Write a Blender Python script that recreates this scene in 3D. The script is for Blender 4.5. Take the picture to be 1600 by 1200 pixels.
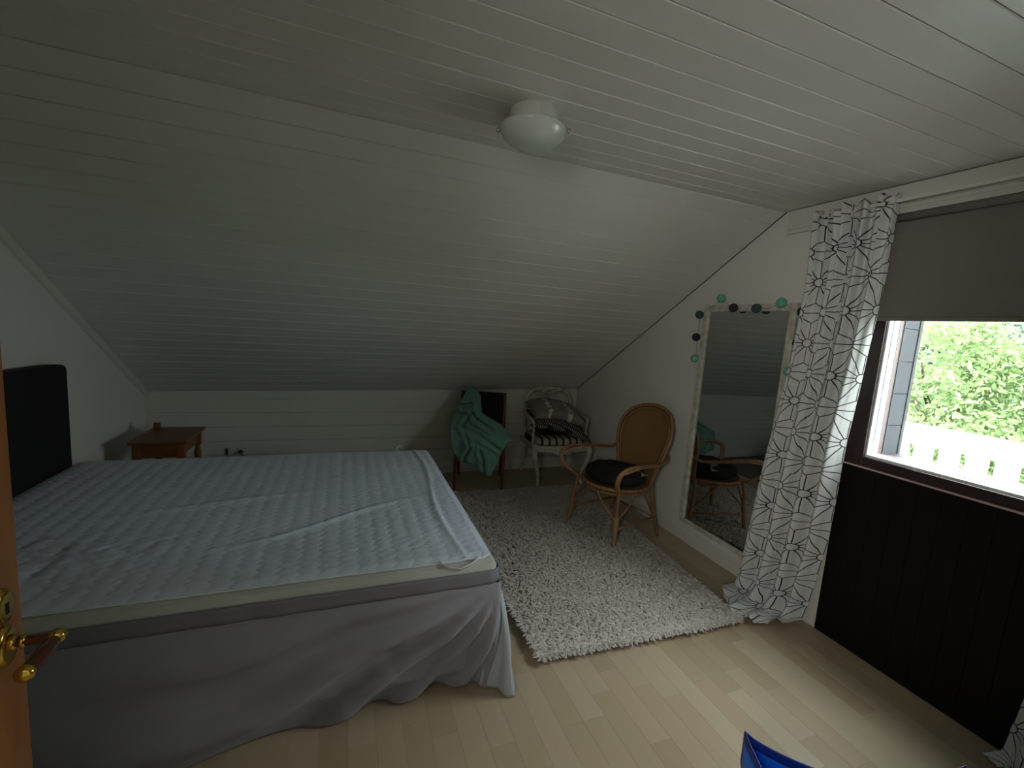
import bpy, bmesh, math, random
import numpy as np
from mathutils import Vector, Matrix, noise
C = bpy.context.scene
for o in list(bpy.data.objects): bpy.data.objects.remove(o)
col = C.collection
PI = math.pi
# ------------------------------------------------------------------ camera, light, exposure
cam_d = bpy.data.cameras.new('camera'); cam = bpy.data.objects.new('camera', cam_d); col.objects.link(cam)
cam_d.sensor_fit = 'HORIZONTAL'; cam_d.sensor_width = 36.0; cam_d.lens = 15.455
cam_d.clip_start = 0.02; cam_d.clip_end = 300
_r = (0.9329, -0.3532, 0.0696); _u = (-0.0198, 0.1426, 0.9896); _f = (0.3595, 0.9246, -0.126)
R3 = Matrix((_r, _u, tuple(-v for v in _f))).transposed().to_quaternion().to_matrix()
cam.matrix_world = Matrix.Translation((0, 0, 1.5)) @ R3.to_4x4()
C.camera = cam
C.view_settings.view_transform = 'Standard'; C.view_settings.look = 'None'
C.view_settings.gamma = 1.0; C.view_settings.use_curve_mapping = False
C.view_settings.exposure = 2.22
world = bpy.data.worlds.new('overcast_sky'); C.world = world; world.use_nodes = True
wn = world.node_tree; bg = wn.nodes['Background']
wtc = wn.nodes.new('ShaderNodeTexCoord'); wsep = wn.nodes.new('ShaderNodeSeparateXYZ')
wr = wn.nodes.new('ShaderNodeValToRGB')
wn.links.new(wtc.outputs['Generated'], wsep.inputs[0]); wn.links.new(wsep.outputs['Z'], wr.inputs[0])
wr.color_ramp.elements[0].position = 0.0; wr.color_ramp.elements[0].color = (0.33, 0.35, 0.36, 1)
wr.color_ramp.elements[1].position = 1.0; wr.color_ramp.elements[1].color = (0.97, 1.0, 1.03, 1)
wn.links.new(wr.outputs[0], bg.inputs[0]); bg.inputs[1].default_value = 6.5
pl = bpy.data.lights.new('window_portal', 'AREA'); pl.shape = 'RECTANGLE'; pl.size = 0.93; pl.size_y = 0.70
pl.cycles.is_portal = True
po = bpy.data.objects.new('window_portal', pl); col.objects.link(po)
po.location = (2.468, 0.903, 1.325); po.rotation_euler = (0, PI/2, 0); po.rotation_euler = Matrix(((0,0,1),(1,0,0),(0,1,0))).to_euler()

ll = bpy.data.lights.new('added_landing_fill', 'AREA'); ll.shape = 'RECTANGLE'; ll.size = .5; ll.size_y = .7; ll.energy = 6.0; ll.color = (1.0, .98, .93)  # unseen fill added on the landing to brighten right wall and curtain
lo = bpy.data.objects.new('added_landing_fill', ll); col.objects.link(lo); lo.location = (-1.0, -.60, 1.75); lo.rotation_euler = Vector((3.4, 2.2, -.5)).to_track_quat('-Z', 'Y').to_euler()

# ------------------------------------------------------------------ materials
def hexc(s):
    s = s.lstrip('#'); v = [int(s[i:i+2], 16)/255 for i in (0, 2, 4)]
    return tuple([(c/12.92 if c <= .04045 else ((c+.055)/1.055)**2.4) for c in v] + [1])
MATS = {}
class NT:
    def __init__(s, name):
        s.m = bpy.data.materials.new(name); s.m.use_nodes = True; s.t = s.m.node_tree
        s.b = s.t.nodes['Principled BSDF']; s.o = s.t.nodes['Material Output']
    def n(s, ty, **k):
        x = s.t.nodes.new(ty)
        for a, v in k.items(): setattr(x, a, v)
        return x
    def l(s, a, b): s.t.links.new(a, b)
    def math(s, op, a, b=None, c=None):
        x = s.n('ShaderNodeMath', operation=op)
        for i, v in enumerate((a, b, c)):
            if v is None: continue
            if isinstance(v, (int, float)): x.inputs[i].default_value = v
            else: s.l(v, x.inputs[i])
        return x.outputs[0]
def mat(name, color, rough=.6, metal=0, var=0.0, vscale=8, bump=0.0, bscale=200, stretch=(1, 1, 1), spec=.5, var_col=None, sheen=0, coat=0):
    if name in MATS: return MATS[name]
    N = NT(name); c = hexc(color) if isinstance(color, str) else tuple(color) + (1,)
    N.b.inputs['Base Color'].default_value = c; N.b.inputs['Roughness'].default_value = rough
    N.b.inputs['Metallic'].default_value = metal; N.b.inputs['Specular IOR Level'].default_value = spec
    if sheen: N.b.inputs['Sheen Weight'].default_value = sheen
    if coat: N.b.inputs['Coat Weight'].default_value = coat
    tc = N.n('ShaderNodeTexCoord'); mp = N.n('ShaderNodeMapping'); mp.inputs['Scale'].default_value = stretch
    N.l(tc.outputs['Object'], mp.inputs[0])
    if var:
        nz = N.n('ShaderNodeTexNoise'); nz.inputs['Scale'].default_value = vscale; nz.inputs['Detail'].default_value = 5
        N.l(mp.outputs[0], nz.inputs['Vector'])
        mx = N.n('ShaderNodeMix', data_type='RGBA'); 
        c2 = hexc(var_col) if var_col else tuple(max(0, v*(1-var)) for v in c[:3]) + (1,)
        rp = N.n('ShaderNodeMapRange'); rp.inputs[1].default_value = .35; rp.inputs[2].default_value = .65
        N.l(nz.outputs[0], rp.inputs[0]); N.l(rp.outputs[0], mx.inputs[0])
        mx.inputs[6].default_value = c; mx.inputs[7].default_value = c2; N.l(mx.outputs[2], N.b.inputs['Base Color'])
    if bump:
        nb = N.n('ShaderNodeTexNoise'); nb.inputs['Scale'].default_value = bscale; nb.inputs['Detail'].default_value = 3
        N.l(mp.outputs[0], nb.inputs['Vector']); bp = N.n('ShaderNodeBump'); bp.inputs['Strength'].default_value = bump
        bp.inputs['Distance'].default_value = .003; N.l(nb.outputs[0], bp.inputs['Height']); N.l(bp.outputs[0], N.b.inputs['Normal'])
    MATS[name] = N.m; return N.m
def wood(name, c1, c2, rough=.45, scale=6, axis='Y', coat=0):
    st = {'X': (.12, 1, 1), 'Y': (1, .12, 1), 'Z': (1, 1, .12)}[axis]
    return mat(name, c1, rough, var=.3, vscale=scale*6, var_col=c2, stretch=st, bump=.05, bscale=60, coat=coat)

M_ceil = mat('white_painted_board', '#dddcd5', .38, bump=.04, bscale=40, stretch=(.1, 1, 1), var=.04, vscale=3)
M_gap = mat('dark_gap', '#1a1712', .9)
M_wall = mat('white_wallpaper', '#d6d6cd', .75, bump=.12, bscale=260, var=.03, vscale=2)
M_wallb = mat('white_wall_board', '#d6d6cc', .6, bump=.04, bscale=60, var=.04, vscale=3)
M_trim = mat('white_trim_paint', '#cfcdc2', .45, bump=.03, bscale=50)
M_brown = mat('dark_brown_stain', '#100a09', .6, spec=.2, var=.3, vscale=20, stretch=(1, 1, .1), bump=.1, bscale=80)
M_brownc = mat('red_brown_casing', '#33221f', .4, var=.2, vscale=20, stretch=(1, 1, .1))
M_sash = mat('white_sash', '#e4e7e6', .35)
M_pink = mat('pinkish_frame_paint', '#4a2c2a', .5, var=.2, vscale=30)
M_lin = mat('grey_blue_lining', '#23262e', .7, var=.1, vscale=12)
M_blind = mat('taupe_blind_fabric', '#77706a', .85, bump=.15, bscale=500, var=.04, vscale=30)
M_rug = mat('cream_shag_yarn', '#bab2a7', .95, var=.18, vscale=90, sheen=.2)
M_rugb = mat('rug_backing', '#6b665b', .95)
M_pad = mat('quilted_cotton', '#ccd6e4', .85, bump=.2, bscale=120, var=.05, vscale=5)
M_pipe = mat('white_piping', '#d5dae0', .7)
M_shadebed = mat('cream_mattress_cover', '#b5b7ae', .85, bump=.15, bscale=150)
M_skirt = mat('grey_bed_skirt', '#89888f', .8, bump=.12, bscale=300, var=.05, vscale=4, sheen=.1)
M_skirtl = mat('light_grey_lining', '#a5abb2', .8, bump=.1, bscale=300)
M_black = mat('black_fabric', '#070608', .85, bump=.2, bscale=250)
M_navy = mat('navy_black_fabric', '#16181f', .85, bump=.2, bscale=250)
M_pine = wood('orange_pine', '#7f4f29', '#693f1f', .4, 5, 'X')
M_pinez = wood('orange_pine_upright', '#8c572d', '#764621', .4, 5, 'Z')
M_door = wood('varnished_pine_door', '#a56d3c', '#945f32', .4, 3, 'Z')
M_brass = mat('polished_brass', '#c9a84e', .18, 1.0)
M_grip = mat('red_brown_lacquer', '#5a2c1a', .25, .3, coat=.5)
M_chrome = mat('chrome', '#c9c9c9', .12, 1.0)
M_opal = mat('opal_glass', '#cfd6d0', .25, coat=.3)
M_lampb = mat('white_lamp_base', '#d2d3c8', .45)
M_redw = wood('red_brown_wood', '#7a3e2c', '#632f20', .4, 6, 'Z')
M_green = mat('mint_green_fleece', '#659480', .9, bump=.25, bscale=180, sheen=.3)
M_chip = mat('worn_white_paint', '#cbc8ba', .6, var=.5, vscale=22, var_col='#aaa594', bump=.15, bscale=80)
M_ratt = wood('rattan_cane', '#96704a', '#7a5636', .45, 8, 'Z')
M_wrap = mat('cane_wrapping', '#8f6f47', .5, bump=.4, bscale=300, stretch=(1, 1, 6))
M_plastic = mat('white_plastic', '#c8c9c2', .4)
M_cord = mat('black_cord', '#15151a', .5)
M_mint = mat('mint_cotton_ball', '#6ab196', .9, bump=.5, bscale=300, stretch=(1, 1, 3))
M_teal = mat('slate_teal_cotton_ball', '#35514f', .9, bump=.5, bscale=300, stretch=(1, 1, 3))
M_dgrey = mat('charcoal_cotton_ball', '#2a2a2b', .9, bump=.5, bscale=300, stretch=(1, 1, 3))
M_blue = mat('bright_blue_plastic_weave', '#0f5fc4', .4, bump=.2, bscale=400)
M_dblue = mat('dark_blue_binding', '#0c2370', .45, bump=.2, bscale=400)
M_rail = mat('white_balcony_paint', '#dfe4e5', .6)
M_grass = mat('lawn', '#4a6630', .95, var=.3, vscale=2)
M_bark = mat('bark', '#5a4a3a', .95, var=.4, vscale=8)
def leafmat(n, c):
    N = NT(n); N.b.inputs['Base Color'].default_value = hexc(c); N.b.inputs['Roughness'].default_value = .7
    tr = N.n('ShaderNodeBsdfTranslucent'); tr.inputs[0].default_value = hexc(c); mx = N.n('ShaderNodeMixShader'); mx.inputs[0].default_value = .45
    N.l(N.b.outputs[0], mx.inputs[1]); N.l(tr.outputs[0], mx.inputs[2]); N.l(mx.outputs[0], N.o.inputs[0]); return N.m
M_leaf = leafmat('bright_leaf', '#7f9464'); M_leafy = leafmat('yellow_leaf', '#9a9b76'); M_leafd = leafmat('blue_green_leaf', '#6f8a7c')
# mirror glass
N = NT('mirror_silver'); N.b.inputs['Base Color'].default_value = (.62, .64, .63, 1); N.b.inputs['Metallic'].default_value = 1; N.b.inputs['Roughness'].default_value = .015; M_mirror = N.m
# window glass
N = NT('window_glass'); N.t.nodes.remove(N.b); tr = N.n('ShaderNodeBsdfTransparent'); tr.inputs[0].default_value = (.93, .96, .95, 1)
gl = N.n('ShaderNodeBsdfGlossy'); gl.inputs['Roughness'].default_value = .01; lw = N.n('ShaderNodeLayerWeight'); lw.inputs[0].default_value = .5
frf = N.math('MULTIPLY_ADD', N.math('POWER', lw.outputs['Facing'], 5.0), .92, .04)
mx = N.n('ShaderNodeMixShader'); N.l(frf, mx.inputs[0]); N.l(tr.outputs[0], mx.inputs[1]); N.l(gl.outputs[0], mx.inputs[2]); N.l(mx.outputs[0], N.o.inputs[0]); M_glass = N.m
# laminate: colour differs per strip object (stored in an attribute-free way through Object Info random)
N = NT('beech_laminate'); oi = N.n('ShaderNodeObjectInfo'); rp = N.n('ShaderNodeValToRGB')
rp.color_ramp.elements[0].color = hexc('#9f8e74'); rp.color_ramp.elements[1].color = hexc('#aea188')
e = rp.color_ramp.elements.new(.35); e.color = hexc('#a49479'); e = rp.color_ramp.elements.new(.7); e.color = hexc('#a9977f')
N.l(oi.outputs['Random'], rp.inputs[0]); tc = N.n('ShaderNodeTexCoord'); mp = N.n('ShaderNodeMapping'); mp.inputs['Scale'].default_value = (1, .08, 1)
N.l(tc.outputs['Object'], mp.inputs[0]); nz = N.n('ShaderNodeTexNoise'); nz.inputs['Scale'].default_value = 45; nz.inputs['Detail'].default_value = 6; N.l(mp.outputs[0], nz.inputs['Vector'])
mx = N.n('ShaderNodeMix', data_type='RGBA', blend_type='MULTIPLY'); mx.inputs[0].default_value = .22; N.l(rp.outputs[0], mx.inputs[6]); N.l(nz.outputs[1], mx.inputs[7])
g2 = N.n('ShaderNodeMapRange'); g2.inputs[3].default_value = .75; g2.inputs[4].default_value = 1.15; N.l(nz.outputs[0], g2.inputs[0]); N.l(g2.outputs[0], mx.inputs[7])
N.l(mx.outputs[2], N.b.inputs['Base Color']); N.b.inputs['Roughness'].default_value = .36; M_lam = N.m
# starburst printed curtain cloth
def star_mat():
    N = NT('starburst_printed_cloth'); s = .185
    uv = N.n('ShaderNodeUVMap'); sp = N.n('ShaderNodeSeparateXYZ'); N.l(uv.outputs[0], sp.inputs[0])
    X, Y = sp.outputs[0], sp.outputs[1]; h = s*math.sqrt(3)
    def cell(ox, oy):
        a = N.math('ADD', X, ox); a = N.math('FLOORED_MODULO', a, s); a = N.math('SUBTRACT', a, s/2)
        b = N.math('ADD', Y, oy); b = N.math('FLOORED_MODULO', b, h); b = N.math('SUBTRACT', b, h/2)
        r = N.math('SQRT', N.math('ADD', N.math('MULTIPLY', a, a), N.math('MULTIPLY', b, b)))
        th = N.math('ARCTAN2', b, a); return r, th
    r1, t1 = cell(0, 0); r2, t2 = cell(s/2, h/2)
    pick = N.math('LESS_THAN', r1, r2)
    def sel(a, b): return N.math('ADD', N.math('MULTIPLY', a, pick), N.math('MULTIPLY', b, N.math('SUBTRACT', 1, pick)))
    r = sel(r1, r2); t = sel(t1, t2)
    nz = N.n('ShaderNodeTexNoise'); nz.inputs['Scale'].default_value = 14; N.l(uv.outputs[0], nz.inputs['Vector'])
    wob = N.math('MULTIPLY', N.math('SUBTRACT', nz.outputs[0], .5), .12)
    t = N.math('ADD', t, wob)
    k = PI/6
    m = N.math('SUBTRACT', N.math('FLOORED_MODULO', N.math('ADD', t, k/2), k), k/2)
    d = N.math('MULTIPLY', r, N.math('ABSOLUTE', N.math('SINE', m)))
    ray = N.math('MULTIPLY', N.math('LESS_THAN', d, .0023), N.math('GREATER_THAN', r, .021))
    ring = N.math('LESS_THAN', N.math('ABSOLUTE', N.math('SUBTRACT', r, .022)), .0024)
    ln = N.math('MAXIMUM', ray, ring)
    mx = N.n('ShaderNodeMix', data_type='RGBA'); N.l(ln, mx.inputs[0]); mx.inputs[6].default_value = hexc('#dcdedb'); mx.inputs[7].default_value = hexc('#2c2e30')
    N.l(mx.outputs[2], N.b.inputs['Base Color']); N.b.inputs['Roughness'].default_value = .85
    tr = N.n('ShaderNodeBsdfTranslucent'); N.l(mx.outputs[2], tr.inputs[0]); ms = N.n('ShaderNodeMixShader'); ms.inputs[0].default_value = .22
    N.l(N.b.outputs[0], ms.inputs[1]); N.l(tr.outputs[0], ms.inputs[2]); N.l(ms.outputs[0], N.o.inputs[0]); return N.m
M_star = star_mat()
# striped upholstery
def stripe_mat(name, c1, c2, axis, period, duty, rough=.85):
    N = NT(name); tc = N.n('ShaderNodeTexCoord'); sp = N.n('ShaderNodeSeparateXYZ'); N.l(tc.outputs['Object'], sp.inputs[0])
    v = N.math('FLOORED_MODULO', sp.outputs[axis], period); v = N.math('LESS_THAN', v, period*duty)
    mx = N.n('ShaderNodeMix', data_type='RGBA'); N.l(v, mx.inputs[0]); mx.inputs[6].default_value = hexc(c1); mx.inputs[7].default_value = hexc(c2)
    N.l(mx.outputs[2], N.b.inputs['Base Color']); N.b.inputs['Roughness'].default_value = rough; return N.m
M_stripe = stripe_mat('striped_upholstery', '#a59c86', '#1c1714', 0, .072, .3)
def dash_mat():
    N = NT('white_dash_print'); uv = N.n('ShaderNodeUVMap')
    br = N.n('ShaderNodeTexBrick'); br.inputs['Color1'].default_value = hexc('#aaa89c'); br.inputs['Color2'].default_value = hexc('#9a988d'); br.inputs['Mortar'].default_value = hexc('#1d1c1a')
    br.inputs['Scale'].default_value = 1; br.inputs['Mortar Size'].default_value = .0065; br.inputs['Brick Width'].default_value = .022; br.inputs['Row Height'].default_value = .034
    mp = N.n('ShaderNodeMapping'); mp.inputs['Rotation'].default_value = (0, 0, .15); N.l(uv.outputs[0], mp.inputs[0]); N.l(mp.outputs[0], br.inputs['Vector'])
    N.l(br.outputs[0], N.b.inputs['Base Color']); N.b.inputs['Roughness'].default_value = .9; return N.m
M_dash = dash_mat()
def patch_mat():
    N = NT('grey_patch_print'); uv = N.n('ShaderNodeUVMap')
    sp = N.n('ShaderNodeSeparateXYZ'); N.l(uv.outputs[0], sp.inputs[0])
    a = N.math('FLOORED_MODULO', sp.outputs[0], .21); band = N.math('LESS_THAN', a, .05)
    nz = N.n('ShaderNodeTexVoronoi'); nz.inputs['Scale'].default_value = 26; N.l(uv.outputs[0], nz.inputs['Vector'])
    sp2 = N.n('ShaderNodeSeparateColor'); N.l(nz.outputs['Color'], sp2.inputs[0])
    sel = N.math('MULTIPLY', band, N.math('GREATER_THAN', sp2.outputs[0], .35))
    mx = N.n('ShaderNodeMix', data_type='RGBA'); N.l(sel, mx.inputs[0]); mx.inputs[6].default_value = hexc('#85847b'); mx.inputs[7].default_value = hexc('#c9c8bc')
    N.l(mx.outputs[2], N.b.inputs['Base Color']); N.b.inputs['Roughness'].default_value = .9; return N.m
M_patch = patch_mat()
def weave_mat():
    N = NT('woven_cane'); tc = N.n('ShaderNodeTexCoord'); ck = N.n('ShaderNodeTexWave'); ck.inputs['Scale'].default_value = 60; ck.bands_direction = 'X'
    c2 = N.n('ShaderNodeTexWave'); c2.inputs['Scale'].default_value = 60; c2.bands_direction = 'Z'
    N.l(tc.outputs['Object'], ck.inputs[0]); N.l(tc.outputs['Object'], c2.inputs[0]); h = N.math('ADD', ck.outputs['Fac'], c2.outputs['Fac'])
    rp = N.n('ShaderNodeValToRGB'); rp.color_ramp.elements[0].color = hexc('#6b4f2e'); rp.color_ramp.elements[1].color = hexc('#937045')
    N.l(N.math('MULTIPLY', h, .5), rp.inputs[0]); N.l(rp.outputs[0], N.b.inputs['Base Color'])
    bp = N.n('ShaderNodeBump'); bp.inputs['Strength'].default_value = .4; bp.inputs['Distance'].default_value = .003; N.l(h, bp.inputs['Height']); N.l(bp.outputs[0], N.b.inputs['Normal'])
    N.b.inputs['Roughness'].default_value = .55; return N.m
M_weave = weave_mat()

# ------------------------------------------------------------------ geometry helpers
WM = {}
class MB:
    def __init__(s): s.v = []; s.f = []; s.uv = None
    def add(s, vs, fs):
        n = len(s.v); s.v += [tuple(v) for v in vs]; s.f += [tuple(i+n for i in f) for f in fs]; return s
    def box(s, a, b, rot=None, c=None):
        x0, y0, z0 = a; x1, y1, z1 = b
        vs = [Vector(v) for v in ((x0,y0,z0),(x1,y0,z0),(x1,y1,z0),(x0,y1,z0),(x0,y0,z1),(x1,y0,z1),(x1,y1,z1),(x0,y1,z1))]
        if rot is not None:
            c = Vector(c) if c is not None else (vs[0]+vs[6])/2
            vs = [c + rot @ (v-c) for v in vs]
        return s.add(vs, [(0,3,2,1),(4,5,6,7),(0,1,5,4),(1,2,6,5),(2,3,7,6),(3,0,4,7)])
    def prism(s, poly, ax, lo, hi):
        n = len(poly); 
        def P(p, h):
            return {0: (h, p[0], p[1]), 1: (p[0], h, p[1]), 2: (p[0], p[1], h)}[ax]
        vs = [P(p, lo) for p in poly] + [P(p, hi) for p in poly]
        return s.add(vs, [tuple(range(n-1, -1, -1)), tuple(range(n, 2*n))] + [(i, (i+1) % n, n+(i+1) % n, n+i) for i in range(n)])
    def tube(s, pts, r, n=8, closed=False, res=6, cap=True):
        pts = [Vector(p) for p in pts]
        rs = r if isinstance(r, (list, tuple)) else [r]*len(pts)
        if res > 1 and len(pts) > 2:
            P = []; Rr = []; m = len(pts)
            rng = m if closed else m-1
            for i in range(rng):
                if closed: p0, p1, p2, p3 = pts[(i-1) % m], pts[i], pts[(i+1) % m], pts[(i+2) % m]
                else: p0, p1, p2, p3 = pts[max(i-1, 0)], pts[i], pts[i+1], pts[min(i+2, m-1)]
                for j in range(res):
                    t = j/res
                    P.append(.5*((2*p1)+(-p0+p2)*t+(2*p0-5*p1+4*p2-p3)*t*t+(-p0+3*p1-3*p2+p3)*t**3))
                    Rr.append(rs[i]*(1-t)+rs[(i+1) % m]*t)
            if not closed: P.append(pts[-1]); Rr.append(rs[-1])
            pts, rs = P, Rr
        m = len(pts); base = len(s.v); up = None
        for i in range(m):
            if closed: d = pts[(i+1) % m]-pts[i-1]
            else: d = pts[min(i+1, m-1)]-pts[max(i-1, 0)]
            d.normalize()
            if up is None: up = Vector((0,0,1)) if abs(d.z) < .9 else Vector((1,0,0))
            a = d.cross(up)
            if a.length < 1e-4: a = d.orthogonal()
            a.normalize(); b = a.cross(d).normalized(); up = b
            for j in range(n):
                t = 2*PI*j/n; s.v.append(tuple(pts[i]+(a*math.cos(t)+b*math.sin(t))*rs[i]))
        for i in range(m if closed else m-1):
            k = (i+1) % m
            for j in range(n):
                s.f.append((base+i*n+j, base+i*n+(j+1) % n, base+k*n+(j+1) % n, base+k*n+j))
        if not closed and cap:
            s.f.append(tuple(base+j for j in range(n-1, -1, -1))); s.f.append(tuple(base+(m-1)*n+j for j in range(n)))
        return s
    def lathe(s, prof, c=(0, 0, 0), n=24, axis=None, sx=1, sy=1):
        base = len(s.v); m = len(prof); c = Vector(c); q = Vector((0,0,1)).rotation_difference(Vector(axis)) if axis is not None else None
        for r, z in prof:
            for j in range(n):
                t = 2*PI*j/n; v = Vector((r*math.cos(t)*sx, r*math.sin(t)*sy, z))
                if q: v = q @ v
                s.v.append(tuple(c+v))
        for i in range(m-1):
            for j in range(n):
                s.f.append((base+i*n+j, base+i*n+(j+1) % n, base+(i+1)*n+(j+1) % n, base+(i+1)*n+j))
        if prof[0][0] > 1e-5: s.f.append(tuple(base+j for j in range(n-1, -1, -1)))
        if prof[-1][0] > 1e-5: s.f.append(tuple(base+(m-1)*n+j for j in range(n)))
        return s
    def ball(s, c, r, n=14, sc=(1, 1, 1)):
        m = n//2; base = len(s.v)
        for i in range(m+1):
            p = PI*i/m
            for j in range(n):
                t = 2*PI*j/n; s.v.append((c[0]+r*sc[0]*math.sin(p)*math.cos(t), c[1]+r*sc[1]*math.sin(p)*math.sin(t), c[2]+r*sc[2]*math.cos(p)))
        for i in range(m):
            for j in range(n): s.f.append((base+i*n+j, base+(i+1)*n+j, base+(i+1)*n+(j+1) % n, base+i*n+(j+1) % n))
        return s
    def grid(s, nu, nv, fn, uvf=None):
        base = len(s.v); us = []
        for j in range(nv+1):
            for i in range(nu+1):
                s.v.append(tuple(fn(i/nu, j/nv))); 
                if uvf: us.append(uvf(i/nu, j/nv))
        for j in range(nv):
            for i in range(nu):
                a = base+j*(nu+1)+i; s.f.append((a, a+1, a+nu+2, a+nu+1))
        if uvf: s.uv = us
        return s
    def build(s, name, m, parent=None, smooth=False, local=False, solid=0, bevel=0, sub=0, offset=-1, angle=None):
        me = bpy.data.meshes.new(name)
        vs = s.v
        if parent is not None and not local:
            inv = WM.get(parent.name, Matrix()).inverted(); vs = [tuple(inv @ Vector(v)) for v in vs]
        me.from_pydata(vs, [], s.f); me.update()
        if s.uv:
            ul = me.uv_layers.new(name='UVMap')
            for lp in me.loops: ul.data[lp.index].uv = s.uv[lp.vertex_index]
        bm = bmesh.new(); bm.from_mesh(me)
        bmesh.ops.remove_doubles(bm, verts=bm.verts, dist=1e-6)
        if not s.uv and solid == 0: bmesh.ops.recalc_face_normals(bm, faces=bm.faces)
        bm.to_mesh(me); bm.free()
        if smooth:
            me.polygons.foreach_set('use_smooth', [True]*len(me.polygons))
        me.materials.append(m)
        o = bpy.data.objects.new(name, me); col.objects.link(o)
        if parent is not None: o.parent = parent; WM[o.name] = WM.get(parent.name, Matrix())
        else: WM[o.name] = Matrix()
        if solid:
            md = o.modifiers.new('thickness', 'SOLIDIFY'); md.thickness = solid; md.offset = offset
        if bevel:
            md = o.modifiers.new('bevel', 'BEVEL'); md.width = bevel; md.segments = 2; md.limit_method = 'ANGLE'; md.angle_limit = math.radians(angle or 35)
        if sub:
            md = o.modifiers.new('subdivision', 'SUBSURF'); md.levels = sub; md.render_levels = sub
        return o
def thing(name, loc, label, cat, rz=0, group=None):
    o = bpy.data.objects.new(name, None); col.objects.link(o); o.empty_display_size = .1
    o.location = loc; o.rotation_euler = (0, 0, rz); WM[o.name] = Matrix.Translation(loc) @ Matrix.Rotation(rz, 4, 'Z')
    o['label'] = label; o['category'] = cat
    if group: o['group'] = group
    return o
def tag(o, label, cat, group=None):
    o['label'] = label; o['category'] = cat
    if group: o['group'] = group
    return o
def struct(o, label=None, cat=None):
    o['kind'] = 'structure'
    if label: o['label'] = label
    if cat: o['category'] = cat
    return o
def dup_mesh(src, name=None, parent=None, **k):
    c = src.copy(); col.objects.link(c)
    if parent is not None: c.parent = parent
    return c
def lerp(a, b, t): return a+(b-a)*t
def interp(tab, x):
    for i in range(len(tab)-1):
        if x <= tab[i+1][0]:
            t = (x-tab[i][0])/(tab[i+1][0]-tab[i][0]) if tab[i+1][0] != tab[i][0] else 0
            t = max(0, t)
            a, b = tab[i][1], tab[i+1][1]
            if isinstance(a, tuple): return tuple(lerp(p, q, t) for p, q in zip(a, b))
            return lerp(a, b, t)
    return tab[-1][1]

# ------------------------------------------------------------------ room shell
XL, XR, YB, YK, H, YF = -1.4626, 2.4334, 1.976, 4.254, 2.2895, 0.10
def kz(x): return .7962+(x+1.4506)/(2.4592+1.4506)*(.8788-.7962)
random.seed(3)
# floor: sub floor + laminate strips, each strip an object
fl = struct(MB().box((XL-.1, -1.7, -.12), (XR, YK+.1, -.008)).build('floor', M_rugb), 'pale beech laminate floor of staggered narrow strips')
SW = .0957
def strip_mesh(L):
    w = SW-.0008; b = .0004; m = MB()
    m.prism([(0, -.008), (w, -.008), (w, -b), (w-b, 0), (b, 0), (0, -b)], 1, 0, L-.0008)
    return m
strip_src = {}
lens = [.28, .36, .44, .55, .7]
xs = .33-SW*19
cnt = 0
k = 0
x = xs
while x < XR-.001:
    vis0 = 0.35 if x < 2.0 else .3
    y = -0.1 - random.choice((0, .12, .2, .3))
    y1 = YK if x > .45 else 1.95
    if x < -.9: y1 = 1.7
    if x < -1.3: x += SW; continue
    w = min(SW, XR-x)
    while y < y1:
        L = random.choice(lens)
        if y < .4: L = max(.4-y, .3)+L*0+random.choice((0, .1, .2, .3))
        if x > .8 and y > 3.0: L = .9
        elif .85 < x < 2.0 and y > 1.65: L = 1.1
        L2 = min(L, y1-y)
        key = round(L2, 3), round(w, 4)
        if key not in strip_src:
            b = .0004; m = MB(); ww = w-.0003
            m.prism([(0, -.008), (ww, -.008), (ww, -b), (ww-b, 0), (b, 0), (0, -b)], 1, 0, L2-.0003)
            o = m.build('floor_strip', M_lam, fl); strip_src[key] = o
        else: o = dup_mesh(strip_src[key])
        o.location = (x, y, 0); cnt += 1
        y += L
    x += SW
# ceiling boards (flat part)
P = .1045
ce = struct(MB().box((XL, YF-.12, H+.012), (XR+.02, YB+.02, H+.06)).build('ceiling', mat('board_backing', '#6e6c63', .9)), 'white painted board ceiling with fine V grooves')
gy = []
y = .6432
while y > YF-.1: y -= P
while y < YB: gy.append(y); y += P
gy.append(YB)
x0, x1 = XL, XR-.006
for a, b in zip(gy[:-1], gy[1:]):
    g = .0011; c = .0026
    m = MB().prism([(a+g, H+.014), (a+g, H+c), (a+g+c, H), (b-g-c, H), (b-g, H+c), (b-g, H+.014)], 0, x0, x1)
    m.build('ceiling_board', M_ceil, ce)
# slope boards, slightly tapering towards the left because the knee wall drops
sl = struct(MB().add([(XL, YB, H+.03), (XR+.02, YB, H+.03), (XR+.02, YK+.03, kz(XR)+.02), (XL, YK+.03, kz(XL)+.02),
                      (XL, YB, H+.07), (XR+.02, YB, H+.07), (XR+.02, YK+.03, kz(XR)+.07), (XL, YK+.03, kz(XL)+.07)],
                     [(0,1,2,3),(7,6,5,4),(0,4,5,1),(1,5,6,2),(2,6,7,3),(3,7,4,0)]).build('ceiling_slope', mat('board_backing', '#6e6c63', .9)), 'white board cladding on the sloping roof side')
sl.name = 'ceiling_slope'
NB = 26
MB().box((XR-.006, YF, H+.0015), (XR-.0005, YB, H+.006)).build('dark_joint', M_gap, ce)
MB().add([(XR-.006, YB, H+.0015), (XR-.0005, YB, H+.0015), (XR-.0005, YK, kz(XR)+.0015), (XR-.006, YK, kz(XR)+.0015)], [(0, 1, 2, 3)]).build('dark_joint', M_gap, sl, solid=.004)
def slp(x, t, off=0):
    p = Vector((x, lerp(YB, YK, t), lerp(H, kz(x), t)))
    d = Vector((0, YK-YB, kz(x)-H)).normalized(); n = Vector((0, -d.z, d.y)); n = Vector((0, d.z*1, -d.y)) * -1
    return p + n*off, d
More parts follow.
